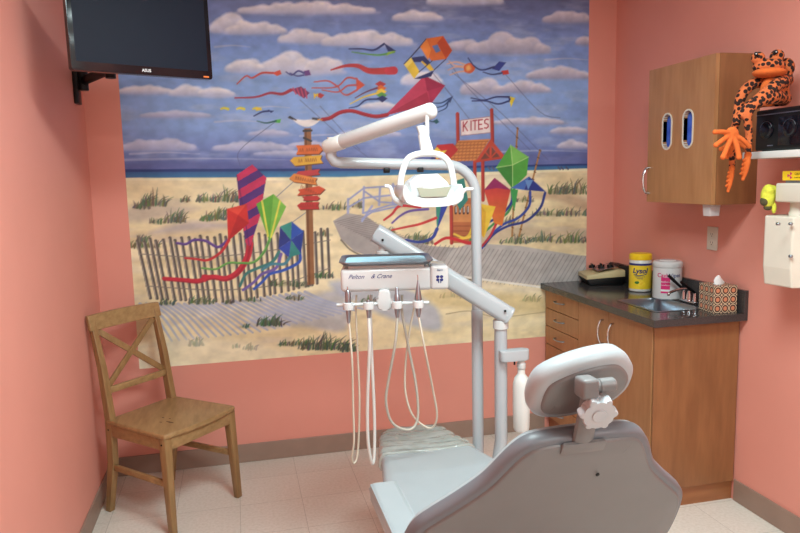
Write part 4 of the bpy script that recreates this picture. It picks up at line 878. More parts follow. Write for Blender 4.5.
# ------------------------------------------------------------------ the painted beach mural (a flat wall covering; its picture is painted point by point)
class Canvas:
    def __init__(s, x0, x1, z0, z1, h):
        s.x0, s.z0, s.h = x0, z0, h; s.nx = int(round((x1-x0)/h))+1; s.nz = int(round((z1-z0)/h))+1
        s.x1 = x0+(s.nx-1)*h; s.z1 = z0+(s.nz-1)*h
        s.X, s.Z = np.meshgrid(x0+np.arange(s.nx)*h, z0+np.arange(s.nz)*h); s.C = np.zeros((s.nz, s.nx, 3))
        s.rng = np.random.default_rng(7)
    def W(s, pts):
        return np.array([(lambda q: (q.x, q.z))(at(p[0], p[1], 'y', ROOM_B)) for p in pts])
    def noise(s, sx, sz, seed=0, oct=3):
        r = np.random.default_rng(seed); out = np.zeros((s.nz, s.nx)); amp = 1; tot = 0
        for o in range(oct):
            gx, gz = sx/2**o, sz/2**o; nx = int((s.x1-s.x0)/gx)+4; nz = int((s.z1-s.z0)/gz)+4; g = r.random((nz, nx))
            fx = (s.X[0]-s.x0)/gx; fz = (s.Z[:, 0]-s.z0)/gz; ix = fx.astype(int); iz = fz.astype(int); tx = fx-ix; tz = fz-iz
            tx = tx*tx*(3-2*tx); tz = (tz*tz*(3-2*tz))[:, None]
            a = g[iz][:, ix]*(1-tx)+g[iz][:, ix+1]*tx; b = g[iz+1][:, ix]*(1-tx)+g[iz+1][:, ix+1]*tx
            out += amp*(a*(1-tz)+b*tz); tot += amp; amp *= 0.5
        return out/tot
    def sub(s, P, pad):
        i0 = max(0, int((P[:, 0].min()-pad-s.x0)/s.h)); i1 = min(s.nx, int((P[:, 0].max()+pad-s.x0)/s.h)+2)
        j0 = max(0, int((P[:, 1].min()-pad-s.z0)/s.h)); j1 = min(s.nz, int((P[:, 1].max()+pad-s.z0)/s.h)+2)
        return (slice(j0, j1), slice(i0, i1)) if i1 > i0 and j1 > j0 else None
    def mix(s, sl, A, col):
        A = A[..., None]; s.C[sl] = s.C[sl]*(1-A)+(np.array(col) if not isinstance(col, np.ndarray) else col)*A
    def poly(s, pts, col, a=1.0, soft=0, grad=None, smooth=False):
        if smooth: pts = smooth2d(pts, 4)
        P = s.W(pts); sl = s.sub(P, s.h*2+soft)
        if sl is None: return
        X, Z = s.X[sl], s.Z[sl]; ins = np.zeros(X.shape, bool); D = np.full(X.shape, 1e9)
        for k in range(len(P)):
            (ax, az), (bx, bz) = P[k-1], P[k]
            if az != bz: ins ^= ((az > Z) != (bz > Z)) & (X < (bx-ax)*(Z-az)/(bz-az)+ax)
            dx, dz = bx-ax, bz-az; l = dx*dx+dz*dz+1e-12; t = np.clip(((X-ax)*dx+(Z-az)*dz)/l, 0, 1)
            D = np.minimum(D, np.hypot(X-ax-t*dx, Z-az-t*dz))
        sd = np.where(ins, D, -D); A = np.clip(sd/(s.h+soft)+0.5, 0, 1)*a
        if grad is not None:
            t = np.clip((Z-P[:, 1].min())/(P[:, 1].max()-P[:, 1].min()), 0, 1)[..., None]
            col = np.array(grad)*(1-t)+np.array(col)*t
        s.mix(sl, A, col)
    def line(s, pts, col, w=1.0, w2=None, a=1.0, smooth=True):
        """w: width in photograph pixels (1 px is about 5.8 mm on this wall)"""
        if smooth and len(pts) > 2: pts = [(p.x, p.y) for p in smooth_path([(q[0], q[1], 0) for q in pts], 5)]
        P = s.W(pts); w2 = w if w2 is None else w2; k = 0.0058
        sl = s.sub(P, s.h*2+max(w, w2)*k)
        if sl is None: return
        X, Z = s.X[sl], s.Z[sl]; A = np.zeros(X.shape); n = len(P)
        for i in range(n-1):
            (ax, az), (bx, bz) = P[i], P[i+1]; dx, dz = bx-ax, bz-az; l = dx*dx+dz*dz+1e-12
            t = np.clip(((X-ax)*dx+(Z-az)*dz)/l, 0, 1); d = np.hypot(X-ax-t*dx, Z-az-t*dz)
            hw = (w+(w2-w)*((i+t)/(n-1)))*k/2
            A = np.maximum(A, np.clip((hw-d)/s.h+0.5, 0, 1)*np.clip(hw*2/s.h*1.1, 0, 1))
        s.mix(sl, A*a, col)
    def ribbon(s, pts, col, w=2.5, w2=1.0, dark=None):
        """a kite tail: a twisting band"""
        s.line(pts, col, w, w2)
        if dark: s.line([(p[0], p[1]+w*0.3) for p in pts], dark, w*0.35, w2*0.3, 0.6)
    def tuft(s, x0, x1, y, h, n, col=(88, 96, 74), lean=0.25, seed=0):
        r = random.Random(seed*31+int(x0*7+y))
        s.poly([(x0, y+1), ((x0+x1)/2, y-h*0.35), (x1, y+1), ((x0+x1)/2, y+2)], (112, 112, 84), 0.55, 0.015)
        for k in range(int(n*.8)):
            t = r.random(); x = x0+(x1-x0)*t; hh = h*(0.3+0.65*r.random()**1.5)*(1-abs(t-0.5)*0.9); dx = (r.random()-0.5+lean)*h*0.75
            c = [min(255, max(0, q+r.randint(-16, 34))) for q in col]
            s.line([(x, y+r.random()*2), (x+dx*0.35, y-hh*0.6), (x+dx, y-hh)], c, 1.5, 0.4, 0.85)
    def cloud(s, x0, x1, y0, y1, seed=0, col=(226, 214, 216), sh=(176, 170, 196), a=0.95):
        r = random.Random(seed); W, H = x1-x0, y1-y0
        s.poly(smooth2d([(x0-3, y1), (x0+W*.2, y1-H*.35), (x0+W*.5, y1-H*.5), (x0+W*.8, y1-H*.35), (x1+4, y1), (x0+W*.5, y1+2)]), sh, a*0.8, 0.02)
        k = 0; x = x0
        while x < x1:
            t = (x-x0)/W; hh = H*(0.25+0.75*math.sin(math.pi*min(1, max(0, t*0.9+0.05)))*(0.55+0.45*r.random())); rad = hh*0.52
            pts = [(x+rad*1.25*math.cos(q*math.pi/8), max(y1-hh+rad+rad*math.sin(q*math.pi/8), -400)) for q in range(16)]
            pts = [(p[0], min(p[1], y1)) for p in pts]
            s.poly(pts, col, a*0.9, 0.012, grad=sh); k += 1; x += max(rad*1.1, 2.5)

def paint():
    c = Canvas(-0.552, 2.119, 0.596, 2.70, 0.0042)
    # sky
    zt = np.clip((c.Z-1.66)/(2.62-1.66), 0, 1)
    stops = [(0, (92, 108, 168)), (0.1, (112, 130, 188)), (0.25, (140, 170, 224)), (0.5, (142, 176, 232)), (0.72, (128, 158, 222)), (0.88, (124, 144, 200)), (1, (112, 122, 168))]
    for ch in range(3): c.C[..., ch] = np.interp(zt, [a for a, _ in stops], [b[ch] for _, b in stops])
    n1 = c.noise(0.55, 0.10, 3, 4); n2 = c.noise(0.2, 0.05, 5, 4); n3 = c.noise(0.9, 0.28, 8, 3)
    dark = np.clip((n3-0.42)*3, 0, 1)*np.clip((c.X-0.6)/1.2, 0, 1)*0.55+np.clip((n1-0.56)*5, 0, 1)*0.35
    c.C = c.C*(1-dark[..., None]*0.42)+np.array((52, 60, 110))*dark[..., None]*0.42
    lite = np.clip((n2-0.54)*5, 0, 1)*0.4; c.C = c.C*(1-lite[..., None])+np.array((182, 196, 226))*lite[..., None]
    for i, q in enumerate([(240, 375, 0, 13), (213, 250, 12, 32), (228, 285, 20, 33), (281, 330, 27, 42), (325, 412, 29, 45), (228, 262, 56, 71), (262, 318, 48, 73), (308, 342, 54, 73),
        (120, 172, 84, 93), (172, 203, 83, 95), (203, 234, 87, 96), (142, 210, 110, 117), (122, 194, 136, 150), (215, 292, 140, 150), (250, 288, 129, 135), (362, 398, 101, 108),
        (200, 229, 86, 95), (448, 478, 36, 50), (470, 546, 30, 53), (529, 590, 65, 78), (464, 500, 75, 94), (498, 548, 79, 92), (578, 592, 33, 44), (495, 563, 116, 124), (552, 587, 125, 133),
        (559, 588, 139, 148), (404, 440, 68, 84), (230, 262, 60, 70), (290, 330, 140, 147), (340, 400, 128, 136), (255, 330, 150, 155), (545, 590, 8, 22), (395, 440, 8, 20), (430, 500, -14, 4)]):
        dim = 0.86 if q[0] > 430 else 1.0
        if q[2] > 105: cl, sh = (212, 212, 232), (160, 168, 208)
        else: cl, sh = (255, 251, 255), (190, 196, 226)
        if q[0] > 430: cl, sh = (236, 228, 236), (160, 162, 194)
        c.cloud(*q, seed=i*13+1, col=cl, sh=sh)
    for y, x0, x1 in ((160, 124, 290), (154, 130, 200), (136, 300, 380), (122, 215, 262), (152, 500, 588), (108, 255, 290), (60, 545, 588), (47, 215, 250)):
        c.line([(x0, y), ((x0+x1)/2, y-1.5), (x1, y)], (190, 196, 222), 2.2, 0.6, 0.55)
    c.poly([(118, 162), (350, 158), (592, 152), (592, 167), (350, 172), (118, 174)], (92, 98, 158), 0.6, 0.03)
    # sea and sand
    c.poly([(110, 169.5), (340, 168.5), (600, 163.5), (600, 169), (340, 177.5), (110, 178.5)], (44, 78, 138), grad=(70, 138, 178))
    c.poly([(110, 169.5), (340, 168.5), (600, 163.5), (600, 165), (340, 171), (110, 172)], (38, 58, 122))
    sand = [(100, 178), (340, 177), (600, 168), (600, 400), (100, 400)]
    c.poly(sand, (236, 220, 178))
    nd = c.noise(0.5, 0.08, 11, 4); ns = c.noise(0.25, 0.05, 17, 3)
    zs = (c.Z < 1.64) & (c.C[..., 0] > 180)
    A = (np.clip((nd-0.5)*4, 0, 1)*0.5*zs)[..., None]; c.C = c.C*(1-A)+np.array((204, 180, 140))*A
    A = (np.clip((ns-0.55)*5, 0, 1)*0.35*zs)[..., None]; c.C = c.C*(1-A)+np.array((190, 178, 176))*A
    A = (np.clip((0.45-nd)*4, 0, 1)*0.6*zs)[..., None]; c.C = c.C*(1-A)+np.array((244, 232, 200))*A
    c.line([(118, 179.5), (340, 178.5), (592, 169.5)], (240, 232, 196), 2.4)
    for p, cl in (([(128, 208), (160, 204), (200, 208), (172, 216), (129, 222)], (198, 184, 168)), ([(172, 225), (200, 221), (236, 226), (200, 230), (150, 234)], (190, 178, 180)),
                  ([(470, 232), (520, 226), (560, 232), (588, 230), (588, 240), (540, 236), (480, 244)], (196, 176, 150)), ([(530, 196), (560, 192), (588, 202), (588, 212), (556, 200)], (196, 166, 136)),
                  ([(352, 205), (400, 199), (440, 206), (400, 210)], (206, 188, 150)), ([(130, 262), (200, 256), (260, 262), (200, 268)], (206, 188, 146))):
        c.poly(p, cl, 0.8, 0.03, smooth=True)
    for q in ((133, 150, 207, 12, 26), (142, 166, 204, 20, 46), (150, 164, 222, 8, 14), (164, 186, 221, 17, 40), (180, 190, 200, 7, 10), (196, 214, 200, 10, 26), (212, 238, 200, 17, 40), (200, 216, 219, 11, 24),
              (208, 226, 218, 14, 26), (222, 240, 212, 10, 18), (128, 160, 246, 13, 34), (136, 148, 240, 9, 20), (352, 362, 206, 10, 18), (320, 350, 208, 10, 26), (316, 332, 234, 7, 12),
              (548, 566, 192, 16, 36), (562, 588, 192, 17, 44), (530, 560, 214, 9, 26), (556, 588, 214, 11, 30), (500, 530, 242, 12, 32), (528, 556, 240, 12, 32), (556, 588, 241, 14, 38),
              (498, 520, 222, 8, 14), (404, 424, 238, 9, 20), (418, 434, 242, 12, 26), (384, 396, 232, 7, 12), (516, 534, 200, 7, 14), (250, 262, 208, 8, 14)):
        c.tuft(*q)
    # boardwalk on the left, bridge rails, deck
    GW, GL, GD = (168, 162, 160), (184, 179, 176), (124, 118, 118)
    c.poly([(347, 213), (366, 216), (380, 226), (400, 236), (430, 246), (588, 256), (588, 290), (536, 285), (480, 278), (432, 272), (385, 262), (354, 251), (341, 239), (333, 221)], GW)
    c.poly([(470, 243), (520, 246), (588, 257), (588, 290), (530, 284), (480, 279), (440, 272), (448, 252)], GL)
    r = random.Random(3)
    for i in range(24):
        t = i/23; x, y = 335+t*60, 222+t*30
        c.line([(x, y), (x+26+t*10, y-7+t*4)], GD, 1.0, 0.6, 0.6)
    for i in range(46):
        x = 400+i*4.4+r.random(); c.line([(x+14, 243+i*0.35), (x-6, 274+i*0.42)], GD if i % 3 else (130, 126, 130), 1.0, 0.7, 0.6)
    c.line([(385, 262), (432, 272), (480, 279), (536, 286.5), (570, 291)], (232, 228, 220), 2.2)
    c.line([(341, 240), (354, 252), (385, 263.5), (432, 274), (480, 281)], (96, 88, 84), 1.6, 1.0, 0.8)
    for p in ([(348, 213), (348, 199)], [(363, 213), (364, 187)], [(379, 205), (380, 188)], [(393, 204), (393, 184)], [(407, 200), (407, 190)], [(362, 221), (372, 206)]):
        c.line(p, (158, 166, 204), 2.2, smooth=False)
    for p in ([(348, 200), (364, 188), (393, 186), (430, 190)], [(349, 207), (364, 198), (393, 195), (430, 199)], [(364, 191), (380, 202), (407, 204)], [(364, 213), (390, 205), (430, 203)], [(362, 219), (372, 212), (400, 206)]):
        c.line(p, (150, 158, 200), 1.7, smooth=False)
    # snow fence and its shadow
    for i in range(27):
        t = i/26; xb = 146+t*165; yb = 303-max(0, t-0.45)*22
        c.line([(xb-6, yb+1), (xb+10+t*8, yb+14-t*3), (xb+26+t*26, yb+38-t*20)], (160, 168, 198), 3.0, 1.8, 0.8)
    c.poly([(250, 318), (300, 300), (345, 290), (345, 330), (300, 326), (262, 328)], (170, 178, 204), 0.6, 0.03, smooth=True)
    c.poly([(330, 282), (380, 282), (430, 300), (440, 330), (400, 322), (350, 300)], (168, 178, 204), 0.7, 0.03, smooth=True)
    for i in range(29):
        t = i/28; xt = 137.5+t*178+math.sin(i*1.7)*0.8; yt = 241-t*10+math.sin(i*2.3)*1.6; xb = xt+13-t*11; yb = 298+4*math.sin(t*2.2)-max(0, t-0.5)*36
        c.line([(xt, yt), (xb, yb)], (96, 88, 84), 2.9, 2.9, smooth=False); c.line([(xt-1.1, yt+1), (xb-1.1, yb)], (176, 164, 152), 0.8, 0.8, smooth=False)
    for xt in (321, 327.5): c.line([(xt, 229), (xt+2, 277)], (96, 88, 84), 2.6, smooth=False)
    c.line([(140, 254), (200, 257), (260, 252), (330, 240)], (120, 112, 106), 0.8); c.line([(146, 286), (220, 290), (280, 284), (330, 268)], (120, 112, 106), 0.8)
    for q in ((160, 176, 303, 8, 18), (188, 214, 302, 10, 30), (224, 232, 302, 6, 10), (270, 300, 284, 9, 26), (296, 312, 285, 10, 18), (312, 334, 276, 8, 22), (286, 304, 298, 7, 12), (240, 262, 300, 5, 10),
              (256, 284, 324, 13, 56), (240, 250, 326, 5, 9), (188, 204, 344, 10, 26), (232, 240, 346, 5, 8), (243, 258, 348, 7, 18), (278, 312, 344, 8, 34), (298, 350, 348, 20, 90), (340, 358, 350, 10, 24),
              (520, 540, 300, 8, 14), (360, 376, 300, 6, 12), (440, 470, 296, 6, 14), (374, 384, 262, 6, 10)):
        c.tuft(*q, col=(66, 84, 62))
    c.poly([(130, 345), (220, 338), (300, 356), (230, 364), (130, 372)], (246, 238, 210), 0.6, 0.04, smooth=True)
    c.poly([(430, 290), (540, 296), (545, 312), (440, 306)], (214, 192, 140), 0.7, 0.04, smooth=True)
    c.line([(446, 314), (470, 311), (498, 317), (545, 312)], (150, 130, 96), 1.1, 0.6, 0.7)
    # kites flying far off
    RED, RD, NV, GR, YE, OR, PU = (190, 62, 66), (140, 38, 50), (44, 52, 110), (92, 160, 78), (238, 206, 70), (222, 112, 52), (112, 70, 140)
    for p in ([(300, 100), (345, 140), (372, 160)], [(320, 106), (360, 150)], [(452, 72), (500, 112), (548, 160)], [(505, 74), (540, 112), (560, 118)], [(449, 62), (470, 90), (530, 150)], [(275, 122), (240, 150), (240, 166)],
              [(445, 88), (470, 120)], [(425, 64), (452, 96)], [(322, 156), (262, 210)], [(290, 224), (312, 208)]):
        c.line(p, (92, 98, 136), 0.7, 0.7, 0.7)
    c.poly([(384, 43), (396, 51), (388, 51.5)], NV); c.ribbon([(384, 44), (374, 50), (362, 49), (349, 49)], NV, 2, 1); c.ribbon([(394, 52), (380, 55), (366, 54), (352, 52)], GR, 2, .8); c.poly([(388, 52), (396, 51), (386, 56)], (150, 196, 70))
    c.line([(331, 70), (345, 66), (358, 66), (370, 71), (394, 70.5)], RED, 1.2, 7); c.line([(388, 71), (394, 70.5)], (206, 60, 76), 7, 7.5)
    c.poly([(356, 78), (365, 85), (356.6, 91)], (214, 84, 60))
    for p in ([(357, 79), (347, 78), (336, 87), (312, 88)], [(357, 85), (347, 86), (338, 92), (322, 90)], [(357, 90), (347, 95), (341, 92), (338, 86)], [(338, 87), (328, 81), (314, 82)]): c.ribbon(p, (192, 84, 78), 1.8, 1)
    for k, (cl, y) in enumerate(((RED, 84), (OR, 88), (YE, 91.5), (GR, 95), (NV, 98.5))): c.poly([(375+k*.4, y), (380+k*.6, y-3), (386+k*.4, y), (381+k*.3, y+4)], cl)
    for p, cl in (([(377, 88), (366, 92), (355, 98)], (110, 60, 90)), ([(378, 93), (364, 97), (350, 104)], YE), ([(379, 99), (366, 100), (358, 106), (349, 108)], NV)): c.ribbon(p, cl, 1.8, 0.8)
    c.poly([(290.5, 89.5), (301, 86.5), (309.5, 93), (304, 98.5)], (120, 50, 96))
    for k in range(4): c.line([(293+k*4, 88+k*.3), (296+k*3.6, 94+k*1.3)], (200, 80, 110), 1.2, smooth=False)
    c.ribbon([(291, 90), (282, 94), (270, 93), (256, 97), (235, 98)], (168, 50, 66), 3, 1.2); c.poly([(272, 73), (280, 70), (281.5, 74), (277, 76)], (214, 82, 62)); c.ribbon([(273, 73), (262, 73), (252, 78), (246, 76), (237, 84)], (196, 74, 66), 2, 1)
    c.poly([(304, 71), (309, 70), (311, 75), (305, 76)], PU); c.ribbon([(304, 73), (298, 71), (292, 75), (286, 72)], (70, 70, 140), 1.8, 1); c.ribbon([(304, 75), (297, 76), (290, 73)], (70, 70, 140), 1.5, .8)
    c.poly([(314, 95), (320, 93), (324.5, 95), (321, 98.5)], RED); c.poly([(313.5, 93), (317, 95), (314, 99)], YE); c.poly([(316, 94), (318, 93), (318, 98)], YE)
    for x in (224, 240, 256): c.line([(x-3, 109), (x, 108), (x+4, 109)], (226, 216, 70), 1.5, 2.5)
    c.poly([(255, 108), (261, 107.5), (262, 110), (256, 111)], YE)
    c.poly([(268, 110), (274, 111), (271, 113)], NV); c.ribbon([(269, 111), (262, 112), (254, 116)], NV, 1.8, 1); c.poly([(275, 120), (281, 119), (280, 123), (275, 122.5)], (90, 180, 80)); c.ribbon([(276, 121), (266, 123), (257, 121)], (40, 90, 90), 1.6, .8)
    # big pink kite, box kite
    c.poly([(424.3, 75.7), (445, 85.6), (430.5, 104.5), (385, 115.5)], (176, 44, 84)); c.poly([(424.3, 75.7), (428, 92), (430.5, 104.5), (385, 115.5)], (198, 62, 96)); c.poly([(424.3, 75.7), (445, 85.6), (427, 91)], (160, 36, 76)); c.poly([(385, 115.5), (427, 92), (430, 104)], (164, 40, 70), .8)
    c.ribbon([(387, 114.8), (376, 116.5), (365, 114.5), (352, 111), (340, 112.5), (330, 118), (322.5, 119.5)], (176, 40, 56), 3.6, 3.4, (120, 26, 40))
    c.poly([(420, 46.8), (426.4, 38.6), (443, 36), (452, 50.5), (446, 59), (431.5, 61)], (222, 112, 50)); c.poly([(443, 36), (452, 50.5), (446, 59), (437, 43)], (196, 74, 36)); c.poly([(420, 46.8), (426.4, 38.6), (431, 50), (428, 60)], (240, 142, 62)); c.poly([(432, 46), (437.5, 44.5), (440.5, 51), (436, 53)], (96, 122, 184))
    c.poly([(411, 57.7), (424, 56), (421, 62), (413, 62)], NV); c.poly([(414, 78.8), (434, 70.5), (431, 76.5), (420, 79)], NV); c.poly([(404, 64.5), (411, 57.7), (419.6, 71.5), (414, 78.8)], YE); c.poly([(404, 64.5), (411, 57.7), (413, 61), (407, 68)], (250, 226, 110)); c.poly([(421, 62), (425, 57), (434, 70), (430, 71)], (232, 194, 60)); c.poly([(424, 56), (430, 62), (427, 65), (421, 60)], NV)
    for p in ([(411, 57), (426, 39)], [(434, 70), (446, 59)], [(404, 64), (420, 47)], [(419, 72), (432, 61)]): c.line(p, (56, 56, 96), 0.8, smooth=False)
    # jellyfish kite and small ones on the right
    for p in ([(466, 65), (456, 62), (447, 64)], [(466, 68), (456, 67), (448, 70)], [(467, 71), (458, 72), (450, 75)], [(466, 66.5), (455, 65.5), (449, 61)]): c.ribbon(p, (214, 170, 150), 1.6, 1)
    c.poly(smooth2d([(464, 66), (470, 63), (475, 68), (471, 73), (465, 72)]), (214, 98, 62)); c.poly(smooth2d([(466, 67), (469, 65), (471, 69), (467, 71)]), (238, 190, 110), .9, .01)
    c.poly([(492, 69), (499, 61.5), (506, 62.5), (499, 71)], (52, 66, 146)); c.ribbon([(494, 67), (482, 70), (474, 66), (468, 58)], NV, 1.8, 1)
    c.poly([(501, 71), (508, 70), (509, 74), (503, 75)], (200, 62, 58)); c.ribbon([(502, 73), (492, 74.5), (483, 72)], (60, 70, 120), 1.8, 1)
    c.poly([(508, 96), (515, 98), (511, 107)], (228, 206, 60)); c.poly([(508, 96), (511, 99), (509, 102)], NV)
    for p in ([(509, 97), (496, 97), (484, 100), (471, 98)], [(509, 101), (498, 104), (486, 101), (472, 101)]): c.ribbon(p, NV, 1.8, 1)
    c.poly([(447, 99), (453, 96), (450, 103)], (52, 70, 120))
    for p in ([(449, 99), (441, 103), (432, 103)], [(449, 101), (443, 106), (434, 108)], [(448, 102), (446, 108), (438, 112)]): c.ribbon(p, (44, 70, 124), 1.6, .8)
    c.poly([(433, 121), (437, 119), (439, 122), (436, 124)], (40, 92, 100)); c.line([(434, 122), (428, 121), (424, 124)], (40, 70, 100), 1)
    # gull and signpost
    c.line([(289, 117.5), (298, 121), (306, 123)], (90, 90, 96), 1.8, 1.4); c.poly(smooth2d([(293, 119), (304, 120), (318, 118.5), (320, 120), (314, 125), (306, 127), (298, 124)]), (236, 232, 232)); c.line([(290, 117), (296, 120)], (50, 50, 60), 2, 1)
    c.poly([(312, 117.5), (320, 118), (318, 120.5), (312, 119.5)], (70, 70, 86)); c.line([(318, 119.5), (322, 120)], (220, 150, 60), 1.2)
    c.poly([(304, 128.5), (311, 128), (314.5, 284), (307.5, 285)], (146, 98, 62)); c.line([(305.6, 130), (309.5, 284)], (104, 66, 42), 1.8, 1.8, .8, smooth=False); c.line([(303.5, 131), (311.5, 130.5)], (60, 56, 56), 2); c.line([(304, 138), (311, 141)], (60, 56, 56), 2)
    signs = [((296, 145.5), (319, 144.5), (323, 149.5), (319, 154), (296, 154.5), (298, 150), OR, 'l'), ((290, 160.5), (294, 157), (322, 155), (320.5, 159), (323, 163), (295, 166), (226, 176, 62), 'd'), ((298, 171.5), (320, 169), (318, 172), (320, 174.5), (299, 177), (296, 174), RED, 's'),
             ((289, 178.5), (294, 173.5), (317, 178), (315.5, 181), (317, 185), (294, 182), (224, 140, 66), 'd'), ((298, 189.5), (319, 186), (325, 189), (320, 194), (297, 195.5), (300, 192), (206, 80, 48), 'd'), ((302, 196.5), (317, 195.5), (320, 198), (317, 200.5), (303, 200.5), (304, 198.5), (186, 52, 50), 's'), ((297, 205.5), (301, 202.5), (319, 202), (318, 205), (319, 209), (300, 209.5), (190, 50, 50), 'd')]
    for s in signs:
        p = list(s[:6]); cy = sum(q[1] for q in p)/6; cx = sum(q[0] for q in p)/6
        c.poly([(q[0]+.6, q[1]+.8) for q in p], (96, 50, 34)); c.poly(p, s[6]); sl = (p[2][1]-p[1][1])/(p[2][0]-p[1][0]) if abs(p[2][0]-p[1][0]) > 5 else (p[1][1]-p[0][1])/(p[1][0]-p[0][0])
        if s[7] != 's':
            r = random.Random(int(cx*9+cy)); x = cx-9
            while x < cx+9:
                hgt = 1.5; c.line([(x, cy+hgt+(x-cx)*sl), (x+.5, cy-hgt+(x-cx)*sl), (x+1.3, cy+(r.random()-.5)*2+(x-cx)*sl), (x+1.5, cy+hgt+(x-cx)*sl)], (132, 58, 34), .55, .55, .75, smooth=False)
                x += 2.4+(2 if r.random() < .12 else 0)
    # group of kites at the fence
    c.ribbon([(250, 244), (247, 258), (238, 272), (226, 278.5), (212, 277), (198, 281), (184, 280), (164, 278.5)], (196, 42, 62), 6.5, 3.4, (140, 24, 44))
    c.ribbon([(212, 277), (203, 276), (205, 281)], (196, 42, 62), 3, 2)
    c.ribbon([(228, 240), (218, 247), (206, 241), (194, 240), (186, 244), (177, 243)], (104, 72, 150), 2.6, 2.2, (70, 46, 110))
    c.ribbon([(229, 240), (221, 252), (208, 260), (196, 259), (185, 258)], (196, 48, 56), 2.8, 1.8)
    KT = [(236.6, 175), (252.3, 164.5), (266.3, 177.6), (260, 216), (250.5, 246), (246, 244), (240, 212)]
    c.poly(KT, (84, 42, 120))
    def clipstripes(K, col, dirn, n, w, off=0):
        P = c.W(K); sl = c.sub(P, .01); X, Z = c.X[sl], c.Z[sl]; ins = np.zeros(X.shape, bool)
        for k in range(len(P)):
            (ax, az), (bx, bz) = P[k-1], P[k]
            if az != bz: ins ^= ((az > Z) != (bz > Z)) & (X < (bx-ax)*(Z-az)/(bz-az)+ax)
        t = (X*dirn[0]+Z*dirn[1]); t = (t-t.min())/(t.max()-t.min())*n+off; c.mix(sl, (ins & ((t % 1) < w)).astype(float), col)
    clipstripes(KT, (196, 46, 92), (-0.55, 1), 6, 0.5, 0.15)
    c.line([(236.6, 175), (244, 212), (249, 245)], (60, 30, 84), .8, .8, .7, smooth=False)
    c.poly([(226.9, 209), (246.6, 204), (249, 223), (228, 241)], (206, 48, 44)); c.poly([(226.9, 209), (246.6, 204), (238, 215)], (224, 74, 58)); c.poly([(238, 215), (249, 223), (228, 241)], (180, 34, 38))
    c.ribbon([(269.4, 240), (264, 252), (254, 262), (240, 263), (228, 263), (216, 269), (202, 268)], (108, 170, 82), 2.6, 1.6, (60, 110, 60))
    c.poly([(256.3, 203.9), (273.4, 194), (286, 206.5), (269.4, 242)], (96, 170, 60)); c.poly([(273.4, 194), (286, 206.5), (269.4, 242)], (124, 192, 76)); c.line([(262, 201), (268, 236)], (222, 222, 90), 1.8, smooth=False); c.line([(280, 201), (271, 237)], (222, 222, 90), 1.8, smooth=False)
    for p, cl in (([(279, 252), (272, 262), (258, 268), (246, 274), (240, 286)], (60, 124, 120)), ([(281, 254), (276, 268), (262, 274), (254, 282), (243, 290)], (112, 92, 168)), ([(300, 252), (299, 262), (284, 270), (270, 274), (262, 282), (254, 289)], (50, 84, 180)), ([(290, 257), (284, 264), (272, 264), (262, 270)], (70, 130, 150))): c.ribbon(p, cl, 3, 2.4)
    HX = [(280, 226.5), (291.7, 221.5), (303.6, 231.5), (301, 253.8), (289, 257.5), (278.6, 248.5)]; ctr = (291, 240)
    for k, cl in enumerate(((38, 52, 130), (60, 150, 140), (44, 84, 180), (34, 60, 150), (50, 134, 130), (46, 70, 168))): c.poly([HX[k-1], HX[k], ctr], cl)
    # kite stall
    c.poly([(451, 198), (473, 198), (473, 243), (451, 243)], (178, 104, 64)); c.poly([(453, 204), (471, 204), (471, 222), (453, 222)], (206, 138, 84))
    for i in range(4): c.poly(smooth2d([(455+i*4, 206), (457+i*4, 208), (456.5+i*4, 214), (454.5+i*4, 213)]), (60, 44, 50)); c.line([(456+i*4, 207), (456+i*4, 212)], (226, 216, 210), 1)
    for y in (226, 231, 236): c.line([(453, y), (472, y)], (132, 64, 44), 1, 1, .7)
    for p in (((457.4, 114), (458, 146)), ((491.6, 110), (492.4, 142)), ((474.6, 160), (475, 202)), ((482.6, 158), (483, 200)), ((451, 196), (451.5, 243))): c.line(p, (182, 62, 52), 3.6, smooth=False); c.line([(p[0][0]+1.2, p[0][1]), (p[1][0]+1.2, p[1][1])], (132, 40, 40), 1, 1, .7, smooth=False)
    c.poly([(445, 161.6), (458.5, 140.5), (490, 139), (476, 160.6)], (208, 134, 76)); r = random.Random(5)
    for j in range(6):
        y = 142+j*3.3; x0 = 457-j*2.2; c.line([(x0, y+.4), (x0+31, y-.8)], (150, 84, 48), .8, .8, .8, smooth=False)
        for i in range(9): x = x0+i*3.6+(j % 2)*1.8; c.line([(x, y), (x-1.6, y+3)], (166, 96, 56), .7, .7, .8, smooth=False)
    c.poly([(476, 160.6), (490.6, 139), (504.5, 156), (500, 157), (490.5, 145), (480, 161)], (196, 74, 54)); c.poly([(480, 160), (490.5, 145.5), (500, 157)], (120, 66, 56)); c.line([(490.5, 145), (490.5, 158)], (196, 74, 54), 2, smooth=False); c.line([(485, 152), (490.5, 158)], (196, 74, 54), 1.4, smooth=False); c.line([(496, 152), (490.5, 158)], (196, 74, 54), 1.4, smooth=False); c.line([(475, 161.5), (503, 157.5)], (186, 66, 50), 2.4, smooth=False)
    c.poly([(460.6, 120.4), (490, 116.5), (490.4, 132.6), (461, 135.6)], (238, 226, 226)); c.line([(460.6, 120.4), (490, 116.5), (490.4, 132.6), (461, 135.6), (460.6, 120.4)], (176, 120, 120), .6, smooth=False)
    def gl(x, ch):
        def q(u, v): X = x+u*4.2; return (X, 122.2+(461-X)*0.122+v*9.2)
        S = {'K': [[(0, 0), (0, 1)], [(.95, 0), (0, .55)], [(.3, .45), (1, 1)]], 'I': [[(.4, 0), (.4, 1)]], 'T': [[(0, 0), (1, 0)], [(.5, 0), (.5, 1)]], 'E': [[(0, 0), (0, 1)], [(0, 0), (.9, 0)], [(0, .5), (.7, .5)], [(0, 1), (.9, 1)]],
             'S': [[(.95, .08), (.5, 0), (.08, .15), (.1, .4), (.5, .5), (.9, .62), (.95, .85), (.5, 1), (.05, .92)]]}[ch]
